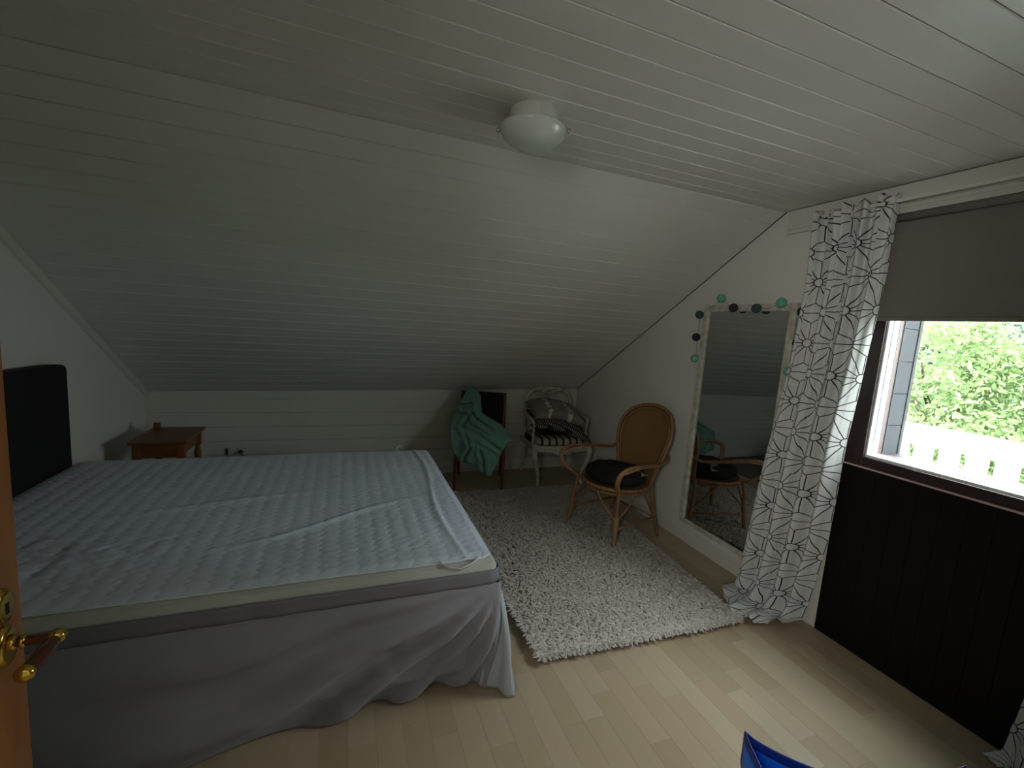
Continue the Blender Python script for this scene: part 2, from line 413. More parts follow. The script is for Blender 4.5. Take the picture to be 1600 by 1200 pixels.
for i in range(NB):
    vs = []
    for x in (x0, x1):
        for (tt, dd, off) in ((i/NB, .0006, .014), (i/NB, .0006, .0022), (i/NB, .0028, 0), ((i+1)/NB, -.0028, 0), ((i+1)/NB, -.0006, .0022), ((i+1)/NB, -.0006, .014)):
            p, d = slp(x, tt, off); vs.append(p+d*dd)
    MB().add(vs, [(5,4,3,2,1,0), (6,7,8,9,10,11)]+[(j, (j+1) % 6, 6+(j+1) % 6, 6+j) for j in range(6)]).build('slope_board', M_ceil, sl)
# knee wall with horizontal boards
wb = struct(MB().box((XL-.1, YK+.012, -.1), (XR+.1, YK+.1, 1.0)).build('wall_back', M_wallb), 'low white knee wall under the slope')
zz = 0.0
hb = [0, .125, .25, .375, .5, .625, .75]
for i, z in enumerate(hb):
    if z < .7:
        MB().prism([(YK+.013, z+.001), (YK+.0015, z+.001), (YK, z+.0025), (YK, z+.1225), (YK+.0015, z+.124), (YK+.013, z+.124)], 0, XL, XR).build('wall_board', M_wallb, wb)
    else:
        MB().add([(XL, YK, z), (XR, YK, z), (XR, YK, kz(XR)), (XL, YK, kz(XL)), (XL, YK+.013, z), (XR, YK+.013, z), (XR, YK+.013, kz(XR)+.02), (XL, YK+.013, kz(XL)+.02)],
                 [(0,1,2,3),(7,6,5,4),(0,4,5,1),(1,5,6,2),(2,6,7,3),(3,7,4,0)]).build('wall_board', M_wallb, wb)
# left gable
def gable(ax0, ax1, x): return [(-.02, -.1), (YK+.1, -.1), (YK+.1, kz(x)-.05), (YB, H+.05), (-.02, H+.05)]
struct(MB().prism(gable(0, 0, XL), 0, XL-.12, XL).build('wall_left', M_wall), 'white left gable wall behind the bed head')
# right gable with the window opening
WY0, WY1, WZ0, WZ1 = .45, 1.356, .99, 2.10
DY = 1.445   # edge of the dark cladding
def zt(y): return H+.05 if y < YB else lerp(H+.05, kz(XR)-.04, (y-YB)/(YK+.1-YB))
wr_ = MB()
wr_.prism([(WY1, -.1), (YK+.1, -.1), (YK+.1, kz(XR)+.0), (YB, H+.05), (WY1, H+.05)], 0, XR, XR+.22)
wr_.prism([(-.02, -.1), (WY0, -.1), (WY0, H+.05), (-.02, H+.05)], 0, XR, XR+.22)
wr_.prism([(WY0, -.1), (WY1, -.1), (WY1, WZ0), (WY0, WZ0)], 0, XR+.012, XR+.22)
wr_.prism([(WY0, WZ1), (WY1, WZ1), (WY1, H+.05), (WY0, H+.05)], 0, XR, XR+.22)
wr = struct(wr_.build('wall_right', M_wall), 'white right gable wall with a window above dark brown boards')
# vertical dark boards under the window
ye = DY; i = 0
edges = [1.445, 1.3706, 1.2835, 1.1979, 1.112, 1.026, .94, .854, .768, .682, .596, .51, .424, .338]
for a, b in zip(edges[:-1], edges[1:]):
    MB().prism([(a-.0015, XR+.012), (a-.0015, XR-.004), (a-.006, XR-.012), (b+.006, XR-.012), (b+.0015, XR-.004), (b+.0015, XR+.012)][::-1], 2, 0, .962) if False else None
    m = MB(); poly = [(XR+.012, a-.001), (XR-.0105, a-.0005), (XR-.012, a-.002), (XR-.012, b+.002), (XR-.0105, b+.0005), (XR+.012, b+.001)]
    m.prism(poly, 2, 0.0, .94).build('cladding_board', M_brown, wr)
# window unit
wi = struct(MB().box((XR+.055, WY0, WZ0+.0), (XR+.063, WY1, WZ1)).build('window_1', M_glass), 'window with dark brown casing half covered by a blind')
wi['kind'] = 'structure'
m = MB(); cx0, cx1 = XR-.016, XR+.02
m.box((cx0, WY1-.004, WZ0-.05), (cx1, DY-.01, 2.14))
m.build('window_casing', M_brownc, wi, bevel=.003)
MB().box((cx0, WY0-.09, WZ0-.05), (cx1, WY0+.004, 2.14)).build('window_casing', M_brownc, wi, bevel=.003)
MB().box((cx0, WY0, WZ0-.046), (cx1, WY1-.004, WZ0+.0)).build('window_casing', M_brownc, wi, bevel=.003)
MB().box((cx0-.01, WY0-.09, WZ0-.056), (XR-.001, DY-.01, WZ0-.048)).build('sill_strip', mat('pale_sill_edge', '#c2a49c', .4), wi, bevel=.002)
# white bead around, sash
def ringbars(a, xx0, xx1, w, mm, nm, z1=WZ1):
    y0, y1, zl, zh = WY0+a, WY1-a, WZ0+a, z1-a
    MB().box((xx0, y1-w, zl), (xx1, y1, zh)).build(nm, mm, wi)
    MB().box((xx0, y0, zl), (xx1, y0+w, zh)).build(nm, mm, wi)
    MB().box((xx0, y0+w, zl), (xx1, y1-w, zl+w)).build(nm, mm, wi)
    MB().box((xx0, y0+w, zh-w), (xx1, y1-w, zh)).build(nm, mm, wi)
ringbars(0, XR-.002, XR+.03, .012, M_sash, 'white_bead')
ringbars(0, XR+.03, XR+.07, .016, M_sash, 'window_sash')
ringbars(0, XR+.07, XR+.10, .018, M_pink, 'frame_strip')
# reveal lining with horizontal pieces on the far side
z = WZ0
while z < WZ1-.01:
    z2 = min(z+.16, WZ1)
    MB().box((XR+.10, WY1-.022, z+.0015), (XR+.215, WY1-.004, z2-.0015)).build('lining_board', M_lin, wi); z = z2
MB().box((XR+.10, WY0, WZ0), (XR+.24, WY1-.022, WZ0+.012)).build('outer_sill', mat('dark_outer_sill', '#14171b', .6), wi)
MB().box((XR+.215, WY1-.026, WZ0), (XR+.24, WY1+.03, WZ1)).build('outer_casing', mat('weathered_casing', '#303333', .7, var=.3, vscale=30), wi, bevel=.003)
# trims: cornice above window / flat part, moulding on the left slope, baseboards
struct(MB().prism([(XR, H-.006), (XR-.02, H-.006), (XR-.02, H-.11), (XR-.026, H-.115), (XR-.026, H-.135), (XR, H-.135)], 1, YF, 1.94).build('trim_1', M_trim), 'white cornice board under the ceiling on the right wall')
struct(MB().add([(XL, 2.72, 1.80), (XL+.02, 2.72, 1.80), (XL+.02, 2.72, 1.765), (XL, 2.72, 1.76)]+[], [(0,1,2,3)]).build('trim_2', M_trim)) if False else None
d = Vector((0, YK-YB, kz(XL)-H)); L = d.length; d.normalize(); n = Vector((0, d.z, -d.y))
vs = []
for t in (0, L):
    b = Vector((XL, YB, H))+d*t
    for ox, on in ((0, .0), (.022, .0), (.022, .012), (.012, .034), (0, .04)): vs.append(b+Vector((ox, 0, 0))+n*on)
struct(MB().add(vs, [(0,1,2,3,4), (9,8,7,6,5)]+[(j, (j+1) % 5, 5+(j+1) % 5, 5+j) for j in range(5)]).build('trim_2', M_trim), 'white moulding along the slope on the left wall')
struct(MB().box((XR-.012, DY, 0), (XR, DY+.045, 2.15)).build('trim_3', M_trim, bevel=.002), 'white upright trim beside the dark boards')
struct(MB().box((XL, YK-.02, kz(XL)-.016), (XL+.02, YK, .0)).build('trim_4', M_trim))
def bboard(nm, poly, ax, lo, hi): return struct(MB().prism(poly, ax, lo, hi).build(nm, M_trim))
bboard('baseboard_right', [(XR, 0), (XR-.014, 0), (XR-.014, .085), (XR-.009, .095), (XR, .095)], 1, DY+.045, YK)
bboard('baseboard_back', [(YK, 0), (YK-.014, 0), (YK-.014, .055), (YK-.009, .062), (YK, .062)], 0, XL, XR-.014)
bboard('baseboard_left', [(XL, 0), (XL+.014, 0), (XL+.014, .055), (XL+.009, .062), (XL, .062)], 1, YF, YK-.02)
# front wall with the doorway the camera stands in, and a closed landing behind
m = MB()
DX0, DX1 = -.53, .50
m.box((XL-.1, -.02, -.1), (DX0, YF, H+.05)); m.box((DX1, -.02, -.1), (XR+.1, YF, H+.05)); m.box((DX0, -.02, 2.08), (DX1, YF, H+.05))
struct(m.build('wall_front', M_wall), 'white wall with the doorway behind the viewer')
m = MB(); m.box((-1.3, -1.7, 0), (-1.2, -.02, 2.4)); m.box((1.2, -1.7, 0), (1.3, -.02, 2.4)); m.box((-1.3, -1.8, 0), (1.3, -1.7, 2.4)); m.box((-1.3, -1.8, 2.35), (1.3, -.02, 2.45))
struct(m.build('wall_landing', M_wall), 'walls of the landing outside the bedroom door')

# ------------------------------------------------------------------ open pine door with brass handle
dr = struct(MB().box((-.532, .115, .012), (-.4926, .915, 2.05)).build('door_1', M_door, bevel=.003), 'open varnished pine door with a brass lever handle')
A = Vector((-.4926, .8755, .95)); yA = .868
def oval(cz, ry, rz_): 
    prof = [(1, 0), (1, .003), (.86, .0075), (.6, .0085), (.0001, .0085)]
    m = MB(); n = 28; base = 0
    for r, x in prof:
        for j in range(n):
            t = 2*PI*j/n; m.v.append((-.4926+x, yA+ry*r*math.cos(t), cz+rz_*r*math.sin(t)))
    for i in range(len(prof)-1):
        for j in range(n): m.f.append((i*n+j, i*n+(j+1) % n, (i+1)*n+(j+1) % n, (i+1)*n+j))
    return m
oval(.945, .024, .034).build('handle_rosette', M_brass, dr, smooth=True)
kr = oval(1.012, .022, .030).build('keyhole_rosette', M_brass, dr, smooth=True)
MB().box((-.4845, yA-.0035, 1.000), (-.4835, yA+.0035, 1.018)).build('keyhole', M_gap, kr)
hd = MB().tube([(-.486, yA, .95), (-.458, yA, .9495), (-.430, yA+.001, .949)], [.0085, .0075, .007], n=12).build('door_handle', M_grip, dr, smooth=True)
m = MB(); m.lathe([(.0095, 0), (.0125, .002), (.0125, .008), (.0095, .011)], (-.485, yA, .95), 16, (1, 0, 0)); m.lathe([(.009, 0), (.0115, .002), (.009, .006)], (-.470, yA, .95), 16, (1, 0, 0))
m.ball((-.4276, yA+.002, .949), .0125, 16); m.build('handle_collar', M_brass, hd, smooth=True)
m = MB().tube([(-.4276, yA-.006, .948), (-.4276, yA-.035, .947), (-.4276, yA-.075, .947)], [.0085, .0125, .0105], n=12); m.build('handle_grip', M_grip, hd, smooth=True)
m = MB(); m.lathe([(.0108, 0), (.0125, .003), (.0125, .009), (.008, .014), (.0001, .016)], (-.4276, yA-.072, .947), 16, (0, -1, 0)); m.build('handle_end', M_brass, hd, smooth=True)

# ------------------------------------------------------------------ bed
bx0, bx1, by0, by1 = -1.385, .60, 1.545, 3.12
bed = thing('double_bed', ((bx0+bx1)/2, (by0+by1)/2, 0), 'double bed with a grey skirt and black headboard', 'bed')
# legs hidden under skirt are left out of view but base frame carries the mattress
MB().box((bx0, by0+.01, .10), (bx1-.01, by1-.01, .30)).build('bed_base', M_skirt, bed, bevel=.02)
for lx in (bx0+.1, bx1-.12):
    for ly in (by0+.12, by1-.12): MB().lathe([(.025, 0), (.028, .1)], (lx, ly, 0), 12).build('bed_leg', M_gap, bed)
MB().box((bx0, by0, .30), (bx1, by1, .573)).build('mattress', M_shadebed, bed, bevel=.03)
# headboard
def hbf():
    m = MB(); pr = []
    ys = [1.42, 1.44, 1.5, 1.7, 2.0, 2.4, 2.7, 2.95, 3.03, 3.055, 3.06]
    zs = [1.09, 1.12, 1.135, 1.145, 1.15, 1.152, 1.15, 1.146, 1.14, 1.13, 1.11]
    poly = [(y, z) for y, z in zip(ys, zs)] + [(3.06, .02), (1.42, .02)]
    m.prism(poly[::-1], 0, XL+.016, bx0-.004); return m
hb_ = hbf().build('headboard', M_black, bed, bevel=.012)
# bed skirt: band, front panel, corner folds, foot panel
def band_pt(u, w):  # perimeter path, front edge then foot edge, round corner
    Lf = (bx1-bx0); Ls = (by1-by0); s = u*(Lf+Ls)
    if s < Lf-.04: return Vector((bx0+s, by0-w, 0)), Vector((0, -1, 0))
    if s > Lf+.04: return Vector((bx1+w, by0+(s-Lf), 0)), Vector((1, 0, 0))
    t = (s-(Lf-.04))/.08*PI/2; n = Vector((math.sin(t), -math.cos(t), 0))
    return Vector((bx1-.04, by0+.04, 0))+n*(.04+w), n
def band(u, v):
    p, n = band_pt(u, .006+.004*v)
    s = u*3.56
    wv = .0035*math.sin(s*38)*max(0, noise.noise(Vector((s*3, 0, 0)))+.3)
    p = p+n*wv; p.z = lerp(.541, .487, v); return p
MB().grid(300, 4, band).build('skirt_band', mat('grey_skirt_band', '#76757d', .8, bump=.12, bscale=300), bed, smooth=True, solid=.004)
def hem_front(x):
    return interp([(-1.4, (1.50, .004)), (-.458, (1.535, .004)), (-.05, (1.575, .006)), (.10, (1.585, .008)), (.226, (1.59, .010)), (.38, (1.60, .014)), (.48, (1.595, .016)), (.545, (1.555, .01)), (.60, (1.51, .006)), (.66, (1.485, .006))], x)
def front(u, v):
    xt = lerp(bx0, bx1+.004, u); xb = lerp(bx0, bx1-.02, u)
    yb, zb = hem_front(xb)
    yb = min(yb, 1.6)
    x = lerp(xt, xb, v**1.3); yt = by0-.008
    y = lerp(yt, yb-.0, v); z = lerp(.488, zb, v)
    # belly of the cloth outwards and diagonal drag folds fanning from the top right corner
    y -= .055*math.sin(PI*min(1, v*1.0))*(.35+.65*u)*(1-.3*v)
    cx, cz = .62, .50; dx, dz = cx-x, cz-z; rr = math.hypot(dx, dz); an = math.atan2(dz, dx+1e-6)
    f = math.sin(an*21+noise.noise(Vector((x*2, z*2, 3)))*1.6); f = (abs(f)**.7)*(1 if f > 0 else -1)
    amp = .027*min(1, rr/.25)*math.exp(-((rr-.55)/.75)**2)
    y -= amp*f*min(1, v*3)
    y -= .006*noise.noise(Vector((x*11+z*14, z*9-x*6, 1.5)))*min(1, v*3)*max(0, min(1, x*2+.6))
    y -= .024*noise.noise(Vector((x*2.2+z*2.5, z*3.4-x*1.1, .5)))*min(1, v*3)
    
    y -= .018*math.exp(-((z-.13-.12*(x+.3))/.05)**2)*max(0, min(1, (.1-x)*3))
    return (x, y, z)
MB().grid(170, 50, front).build('skirt_front', M_skirt, bed, smooth=True, solid=.003)
def foot(u, v):
    y = lerp(by0-.0, by1, u); s = 1-u
    x = bx1+.008+v*(.05+.03*s)+.018*v*math.sin(u*40+noise.noise(Vector((u*5, v, 0)))*3)
    yy = y-.05*v*s**3
    return (x, yy, lerp(.488, .006, v))
MB().grid(120, 24, foot).build('skirt_foot', M_skirt, bed, smooth=True, solid=.003)
def corner(u, v):
    a = interp([(0, (.578, 1.545)), (.5, (.602, 1.535)), (1, (.612, 1.56))], u)
    b = interp([(0, (.555, 1.575)), (.3, (.60, 1.555)), (.5, (.635, 1.54)), (.62, (.650, 1.49)), (.8, (.682, 1.482)), (1, (.692, 1.54))], u)
    f = v**.9
    return (lerp(a[0], b[0], f)+.004*math.sin(v*9+u*5), lerp(a[1], b[1], f)-.03*math.sin(PI*v)*.6, lerp(.486, .004, v))
MB().grid(20, 30, corner).build('skirt_corner_fold', M_skirtl, bed, smooth=True, solid=.003)

# ------------------------------------------------------------------ quilted mattress pad (lies on the bed)
pad = thing('mattress_pad', (-.4, 2.33, .573), 'pale blue-grey quilted mattress pad with white piping lying on the bed', 'mattress pad')
px0, px1, py0, py1 = -1.375, .578, 1.575, 3.105
def padz(x, y):
    z = .5735+.012
    # quilting: wavy stitched channels running across the bed
    p = .067; ph = (x+.011*(abs(((y/.022) % 2)-1)*2-1))/p
    q = abs(math.sin(PI*ph)); z += .0036*(q**.3)
    # puckers between the channels
    z += .0020*noise.noise(Vector((x*28, y*60, 0)))*(.4+.6*math.exp(-((x-.5)/.6)**2))
    # long creases and soft waves
    w = noise.noise(Vector((x*1.6+5, y*2.2, 0)))
    z += .006*w
    r1 = y-(2.0+.42*(x+.1)+.03*math.sin(x*7)); z += .009*math.exp(-(r1/.02)**2)*math.exp(-((x+.05)/.35)**2)
    r2 = y-(2.28+.2*(x+.7)); z += .008*math.exp(-(r2/.03)**2)*math.exp(-((x+.55)/.4)**2)
    # rumples at the head end
    hx = math.exp(-((x+.95)/.33)**2)*math.exp(-((y-1.86)/.2)**2)
    z += hx*.02*abs(noise.noise(Vector((x*6+y*7, y*9-x*5, 2)))+.25*noise.noise(Vector((x*20, y*20, 2))))
    # raised ridge along the foot edge
    z += .006*math.exp(-((x-.47+.03*math.sin(y*4))/.016)**2)
    e = min(x-px0, px1-x, y-py0, py1-y); z -= .008*math.exp(-(e/.02)**2)
    return z
def padp(u, v):
    x = lerp(px0, px1, u); y = lerp(py0, py1, v)
    r = .05; dx = max(0, abs(x-(px0+px1)/2)-((px1-px0)/2-r)); dy = max(0, abs(y-(py0+py1)/2)-((py1-py0)/2-r)); dd = math.hypot(dx, dy)
    if dx > 0 and dy > 0 and dd > 0:
        k = max(dx, dy)/dd; cx = math.copysign((px1-px0)/2-r, x-(px0+px1)/2)+(px0+px1)/2; cy = math.copysign((py1-py0)/2-r, y-(py0+py1)/2)+(py0+py1)/2
        x = cx+(x-cx)*k; y = cy+(y-cy)*k
    return (x, y, padz(x, y))
MB().grid(480, 280, padp).build('quilted_top', M_pad, pad, smooth=True, solid=.01)
pp = []
n = 60
for i in range(n): u = i/n; pp.append(padp(u, 0))
for i in range(40): pp.append(padp(1, i/40))
for i in range(n): pp.append(padp(1-i/n, 1))
for i in range(40): pp.append(padp(0, 1-i/40))
pp = [(a+(.002 if a > 0 else -.002), b+(-.002 if b < 2.3 else .002), c-.003) for a, b, c in pp]
MB().tube(pp, .0035, n=6, closed=True, res=1).build('piping', M_pipe, pad, smooth=True)
for pts in ([(.36, 1.578, .580), (.395, 1.548, .570), (.44, 1.540, .562), (.49, 1.552, .572), (.53, 1.578, .582)], [(.36, 3.10, .583), (.375, 3.115, .606), (.395, 3.11, .612), (.41, 3.10, .590)]):
    m = MB(); vs = []; 
    P_ = [Vector(p) for p in pts]
    def sf(u, v, P_=P_):
        k = u*(len(P_)-1); i = min(int(k), len(P_)-2); q = P_[i].lerp(P_[i+1], k-i); q = q.copy(); q.z += (v-.5)*.016; q.y -= (v-.5)*.008; return q
    m.grid(20, 2, sf).build('elastic_strap', M_pipe, pad, smooth=True, solid=.0015)

# ------------------------------------------------------------------ nightstand
ns = thing('nightstand', (-1.125, 3.635, 0), 'small orange pine nightstand with turned legs beside the bed', 'nightstand')
nx0, nx1, ny0, ny1 = -1.285, -.962, 3.42, 3.855
MB().box((nx0, ny0, .58), (nx1, ny1, .60)).build('table_top', M_pine, ns, bevel=.005)
m = MB(); m.box((nx0+.03, ny0+.03, .50), (nx0+.045, ny1-.03, .58)); m.box((nx1-.045, ny0+.03, .50), (nx1-.03, ny1-.03, .58)); m.box((nx0+.03, ny1-.045, .5), (nx1-.03, ny1-.03, .58)); m.build('apron', M_pine, ns)
dw = MB().box((nx0+.06, ny0+.022, .487), (nx1-.06, ny0+.045, .575)).build('drawer', M_pine, ns, bevel=.003)
legp = [(.012, 0), (.018, .03), (.014, .06), (.022, .12), (.015, .18), (.013, .3), (.021, .38), (.024, .42), (.014, .46), (.022, .48)]
for lx in (nx0+.042, nx1-.042):
    for ly in (ny0+.042, ny1-.042):
        m = MB(); m.lathe(legp, (lx, ly, 0), 12); lg = m.build('leg', M_pinez, ns, smooth=True)
        MB().box((lx-.022, ly-.022, .475), (lx+.022, ly+.022, .58)).build('leg_block', M_pinez, lg, bevel=.003)
tag(MB().box((-1.268, 3.80, .6), (-1.232, 3.83, .642)).build('wooden_block', M_pine, bevel=.003), 'small wooden block standing on the back of the nightstand', 'block')

# ------------------------------------------------------------------ wall socket and plug
so = thing('wall_socket', (-.8385, YK, .286), 'white double wall socket on the knee wall', 'socket')
MB().box((-.905, YK-.009, .252), (-.772, YK, .318)).build('socket_plate', M_plastic, so, bevel=.004)
for sx_ in (-.87, -.807): MB().lathe([(.022, 0), (.022, .004), (.018, .004), (.017, .001), (.0001, .001)], (sx_, YK-.009, .285), 20, (0, -1, 0)).build('socket_ring', M_plastic, so, smooth=False)
MB().box((-.915, YK-.012, .256), (-.905, YK, .314)).build('side_switch', M_cord, so)
cd = thing('power_plug', (-.807, YK-.02, .285), 'black power plug and cord hanging from the wall socket', 'plug')
MB().lathe([(.016, 0), (.017, .012), (.012, .026), (.006, .034)], (-.807, YK-.0125, .285), 12, (0, -1, 0)).build('plug', M_cord, cd, smooth=True)
MB().tube([(-.807, YK-.045, .285), (-.79, YK-.07, .28), (-.775, YK-.06, .25), (-.79, YK-.04, .18), (-.80, YK-.03, .08), (-.82, YK-.05, .008), (-.95, YK-.1, .006)], .0035, n=6).build('cord', M_cord, cd, smooth=True)

# ------------------------------------------------------------------ ceiling lamp
lp = thing('ceiling_lamp', (.636, 1.603, H), 'round white ceiling lamp with an opal glass bowl', 'lamp')
MB().lathe([(.088, 0), (.088, -.045), (.080, -.050), (.0001, -.050)], (.636, 1.603, H), 40).build('lamp_base', M_lampb, lp, smooth=False, bevel=.002)
gz = H-.052
MB().lathe([(.0001, gz-.002), (.104, gz-.002), (.120, gz-.006), (.124, gz-.012), (.121, gz-.020), (.112, gz-.035), (.095, gz-.052), (.070, gz-.067), (.040, gz-.076), (.015, gz-.079), (.0001, gz-.0795)], (.636, 1.603, 0), 48).build('glass_bowl', M_opal, lp, smooth=True)
cdx = Vector((.2060, -.1137, 0)).normalized()
for s_ in (-1, 1, 0):
    dd = cdx*s_ if s_ else Vector((-cdx.y, cdx.x, 0))
    q = Vector((.636, 1.603, gz-.012))+dd*.124
    m = MB(); m.lathe([(.004, 0), (.004, .004), (.008, .006), (.009, .012), (.006, .017), (.0001, .018)], q-dd*.004, 14, dd)
    m.tube([q-dd*.03+Vector((0, 0, .02)), q-dd*.005+Vector((0, 0, .012)), q+dd*.002], .002, n=6); m.build('clip', M_chrome, lp, smooth=True)

# ------------------------------------------------------------------ rug
rg = thing('shag_rug', (1.48, 2.6, 0), 'cream shaggy rug on the laminate floor', 'rug')
RC = [Vector((.868, 1.618, 0)), Vector((2.03, 1.58, 0)), Vector((2.19, 3.6, 0)), Vector((.83, 3.62, 0))]
def rp_(u, v): return RC[0].lerp(RC[1], u).lerp(RC[3].lerp(RC[2], u), v)
m = MB(); m.grid(8, 8, lambda u, v: rp_(u, v)+Vector((0, 0, .009))); m.build('rug_base', M_rugb, rg, solid=.008)
rng = np.random.default_rng(5); NTUF = 38000
u = rng.random(NTUF); v = rng.random(NTUF)**1.25
ne = 3000; u[:ne//3] = rng.random(ne//3)*.01; v[ne//3:2*ne//3] = rng.random(ne//3)*.008; u[2*ne//3:ne] = 1-rng.random(ne-2*(ne//3))*.01
A0 = np.array([list(c) for c in RC])
pos = (A0[0]*(1-u)[:, None]+A0[1]*u[:, None])*(1-v)[:, None]+(A0[3]*(1-u)[:, None]+A0[2]*u[:, None])*v[:, None]
pos[:, 2] = .008
th = rng.random(NTUF)*2*PI+np.array([noise.noise(Vector((p[0]*9, p[1]*9, 0)))*4 for p in pos]); Lt = .028+rng.random(NTUF)*.020; lean = .55+rng.random(NTUF)*.45
dr_ = np.stack([np.cos(th), np.sin(th), np.zeros(NTUF)], 1); sd = np.stack([-np.sin(th), np.cos(th), np.zeros(NTUF)], 1)*(.0032+rng.random(NTUF)*.0016)[:, None]
z3 = np.array([[0, 0, 1.]])
p1 = pos+dr_*(Lt*.35*lean)[:, None]+z3*(Lt*.62)[:, None]
p2 = pos+dr_*(Lt*1.0*lean)[:, None]+z3*(Lt*(.62-.1+.25*(1-lean)))[:, None]
up = z3*.0012
V = np.concatenate([pos-sd, pos+sd, p1-sd*1.25, p1+sd*1.25, p1+z3*.002, p2-sd*.9, p2+sd*.9, p2+up], 0)
ix = np.arange(NTUF)
def I(k): return ix+k*NTUF
F = np.concatenate([np.stack([I(0), I(2), I(4)], 1), np.stack([I(0), I(4), I(1)], 1), np.stack([I(1), I(4), I(3)], 1), np.stack([I(2), I(5), I(7)], 1), np.stack([I(2), I(7), I(4)], 1), np.stack([I(4), I(7), I(3)], 1), np.stack([I(3), I(7), I(6)], 1)], 0)
def np_mesh(name, V, F, m, parent):
    me = bpy.data.meshes.new(name); k = F.shape[1]
    me.vertices.add(len(V)); me.vertices.foreach_set('co', V.astype(np.float32).ravel())
    me.loops.add(F.size); me.loops.foreach_set('vertex_index', F.astype(np.int32).ravel())
    me.polygons.add(len(F)); me.polygons.foreach_set('loop_start', np.arange(0, F.size, k, dtype=np.int32)); me.polygons.foreach_set('loop_total', np.full(len(F), k, dtype=np.int32))
    me.update(calc_edges=True); me.materials.append(m); o = bpy.data.objects.new(name, me); col.objects.link(o)
    if parent is not None: o.parent = parent; WM[o.name] = WM[parent.name]
    return o
V[:, :2] -= np.array([[1.48, 2.6]])
po_ = np_mesh('pile', V, F, M_rug, rg); po_['kind'] = 'stuff'

# ------------------------------------------------------------------ mirror with light string
MY0, MY1, MZ0, MZ1 = 1.80, 2.50, .148, 1.755
mi = thing('wall_mirror', (XR, (MY0+MY1)/2, MZ0), 'tall white-framed mirror on the right wall beside the curtain', 'mirror')
fw = .045
def mbar(a, b): return MB().box(a, b)
fx0 = XR-.032
MB().box((fx0, MY1-fw, MZ0), (XR, MY1, MZ1)).build('frame_side', M_chip, mi, bevel=.006)
MB().box((fx0, MY0, MZ0), (XR, MY0+fw, MZ1)).build('frame_side', M_chip, mi, bevel=.006)
MB().box((fx0, MY0+fw, MZ1-fw), (XR, MY1-fw, MZ1)).build('frame_top', M_chip, mi, bevel=.006)
MB().box((fx0, MY0+fw, MZ0), (XR, MY1-fw, MZ0+.03)).build('frame_bottom', M_chip, mi, bevel=.006)
MB().box((XR-.018, MY0+fw-.004, MZ0+.026), (XR-.012, MY1-fw+.004, MZ1-fw+.004)).build('mirror_glass', M_mirror, mi)
# small carved beading on the frame
ls = thing('ball_light_string', (XR-.06, 2.1, 1.72), 'string of mint, slate and charcoal cotton balls hung around the mirror', 'string lights')
balls = [(2.3734, 2.3274, 1.7973, 'm'), (2.3734, 2.2165, 1.7313, 'g'), (2.3734, 2.0417, 1.7244, 't'), (2.3734, 1.8792, 1.7549, 'm'), (2.3734, 1.7396, 1.702, 'g'), (2.3734, 1.7418, 1.5283, 'g'), (2.3734, 1.769, 1.3628, 'm')]
left = [(2.395, 2.530, 1.690, 't'), (2.395, 2.535, 1.528, 'g'), (2.395, 2.525, 1.374, 'm')]
for (x, y, z, k) in left+balls:
    o = MB().ball((x, y, z), .029, 18).build('cotton_ball', {'m': M_mint, 't': M_teal, 'g': M_dgrey}[k], ls, smooth=True)
    o['label'] = {'m': 'mint green cotton ball', 't': 'slate teal cotton ball', 'g': 'charcoal cotton ball'}[k]
seq = list(reversed(left))+balls; seq = [Vector((q[0]+.012, q[1], q[2])) for q in seq]; cp = []
for a, b in zip(seq[:-1], seq[1:]): cp += [a, a.lerp(b, .5)+Vector((0, 0, -.012))]
cp.append(seq[-1]); MB().tube(cp, .0014, n=5, res=3).build('cord', mat('clear_cord', '#8d8f86', .4), ls, smooth=True)

# ------------------------------------------------------------------ roller blind
bl = thing('roller_blind', (XR-.03, .92, 2.14), 'taupe roller blind pulled halfway down the window', 'blind')
MB().box((XR-.028, .40, 1.672), (XR-.0255, 1.425, 2.145)).build('blind_cloth', M_blind, bl)
MB().tube([(XR-.045, .39, 2.128), (XR-.045, 1.43, 2.128)], .018, n=14, res=1).build('roller', M_blind, bl, smooth=True)
MB().box((XR-.034, .40, 1.657), (XR-.021, 1.425, 1.675)).build('bottom_bar', M_blind, bl, bevel=.003)
for yy in (.375, 1.43): MB().box((XR-.066, yy, 2.10), (XR-.02, yy+.012, 2.152)).build('bracket', M_plastic, bl, bevel=.002)

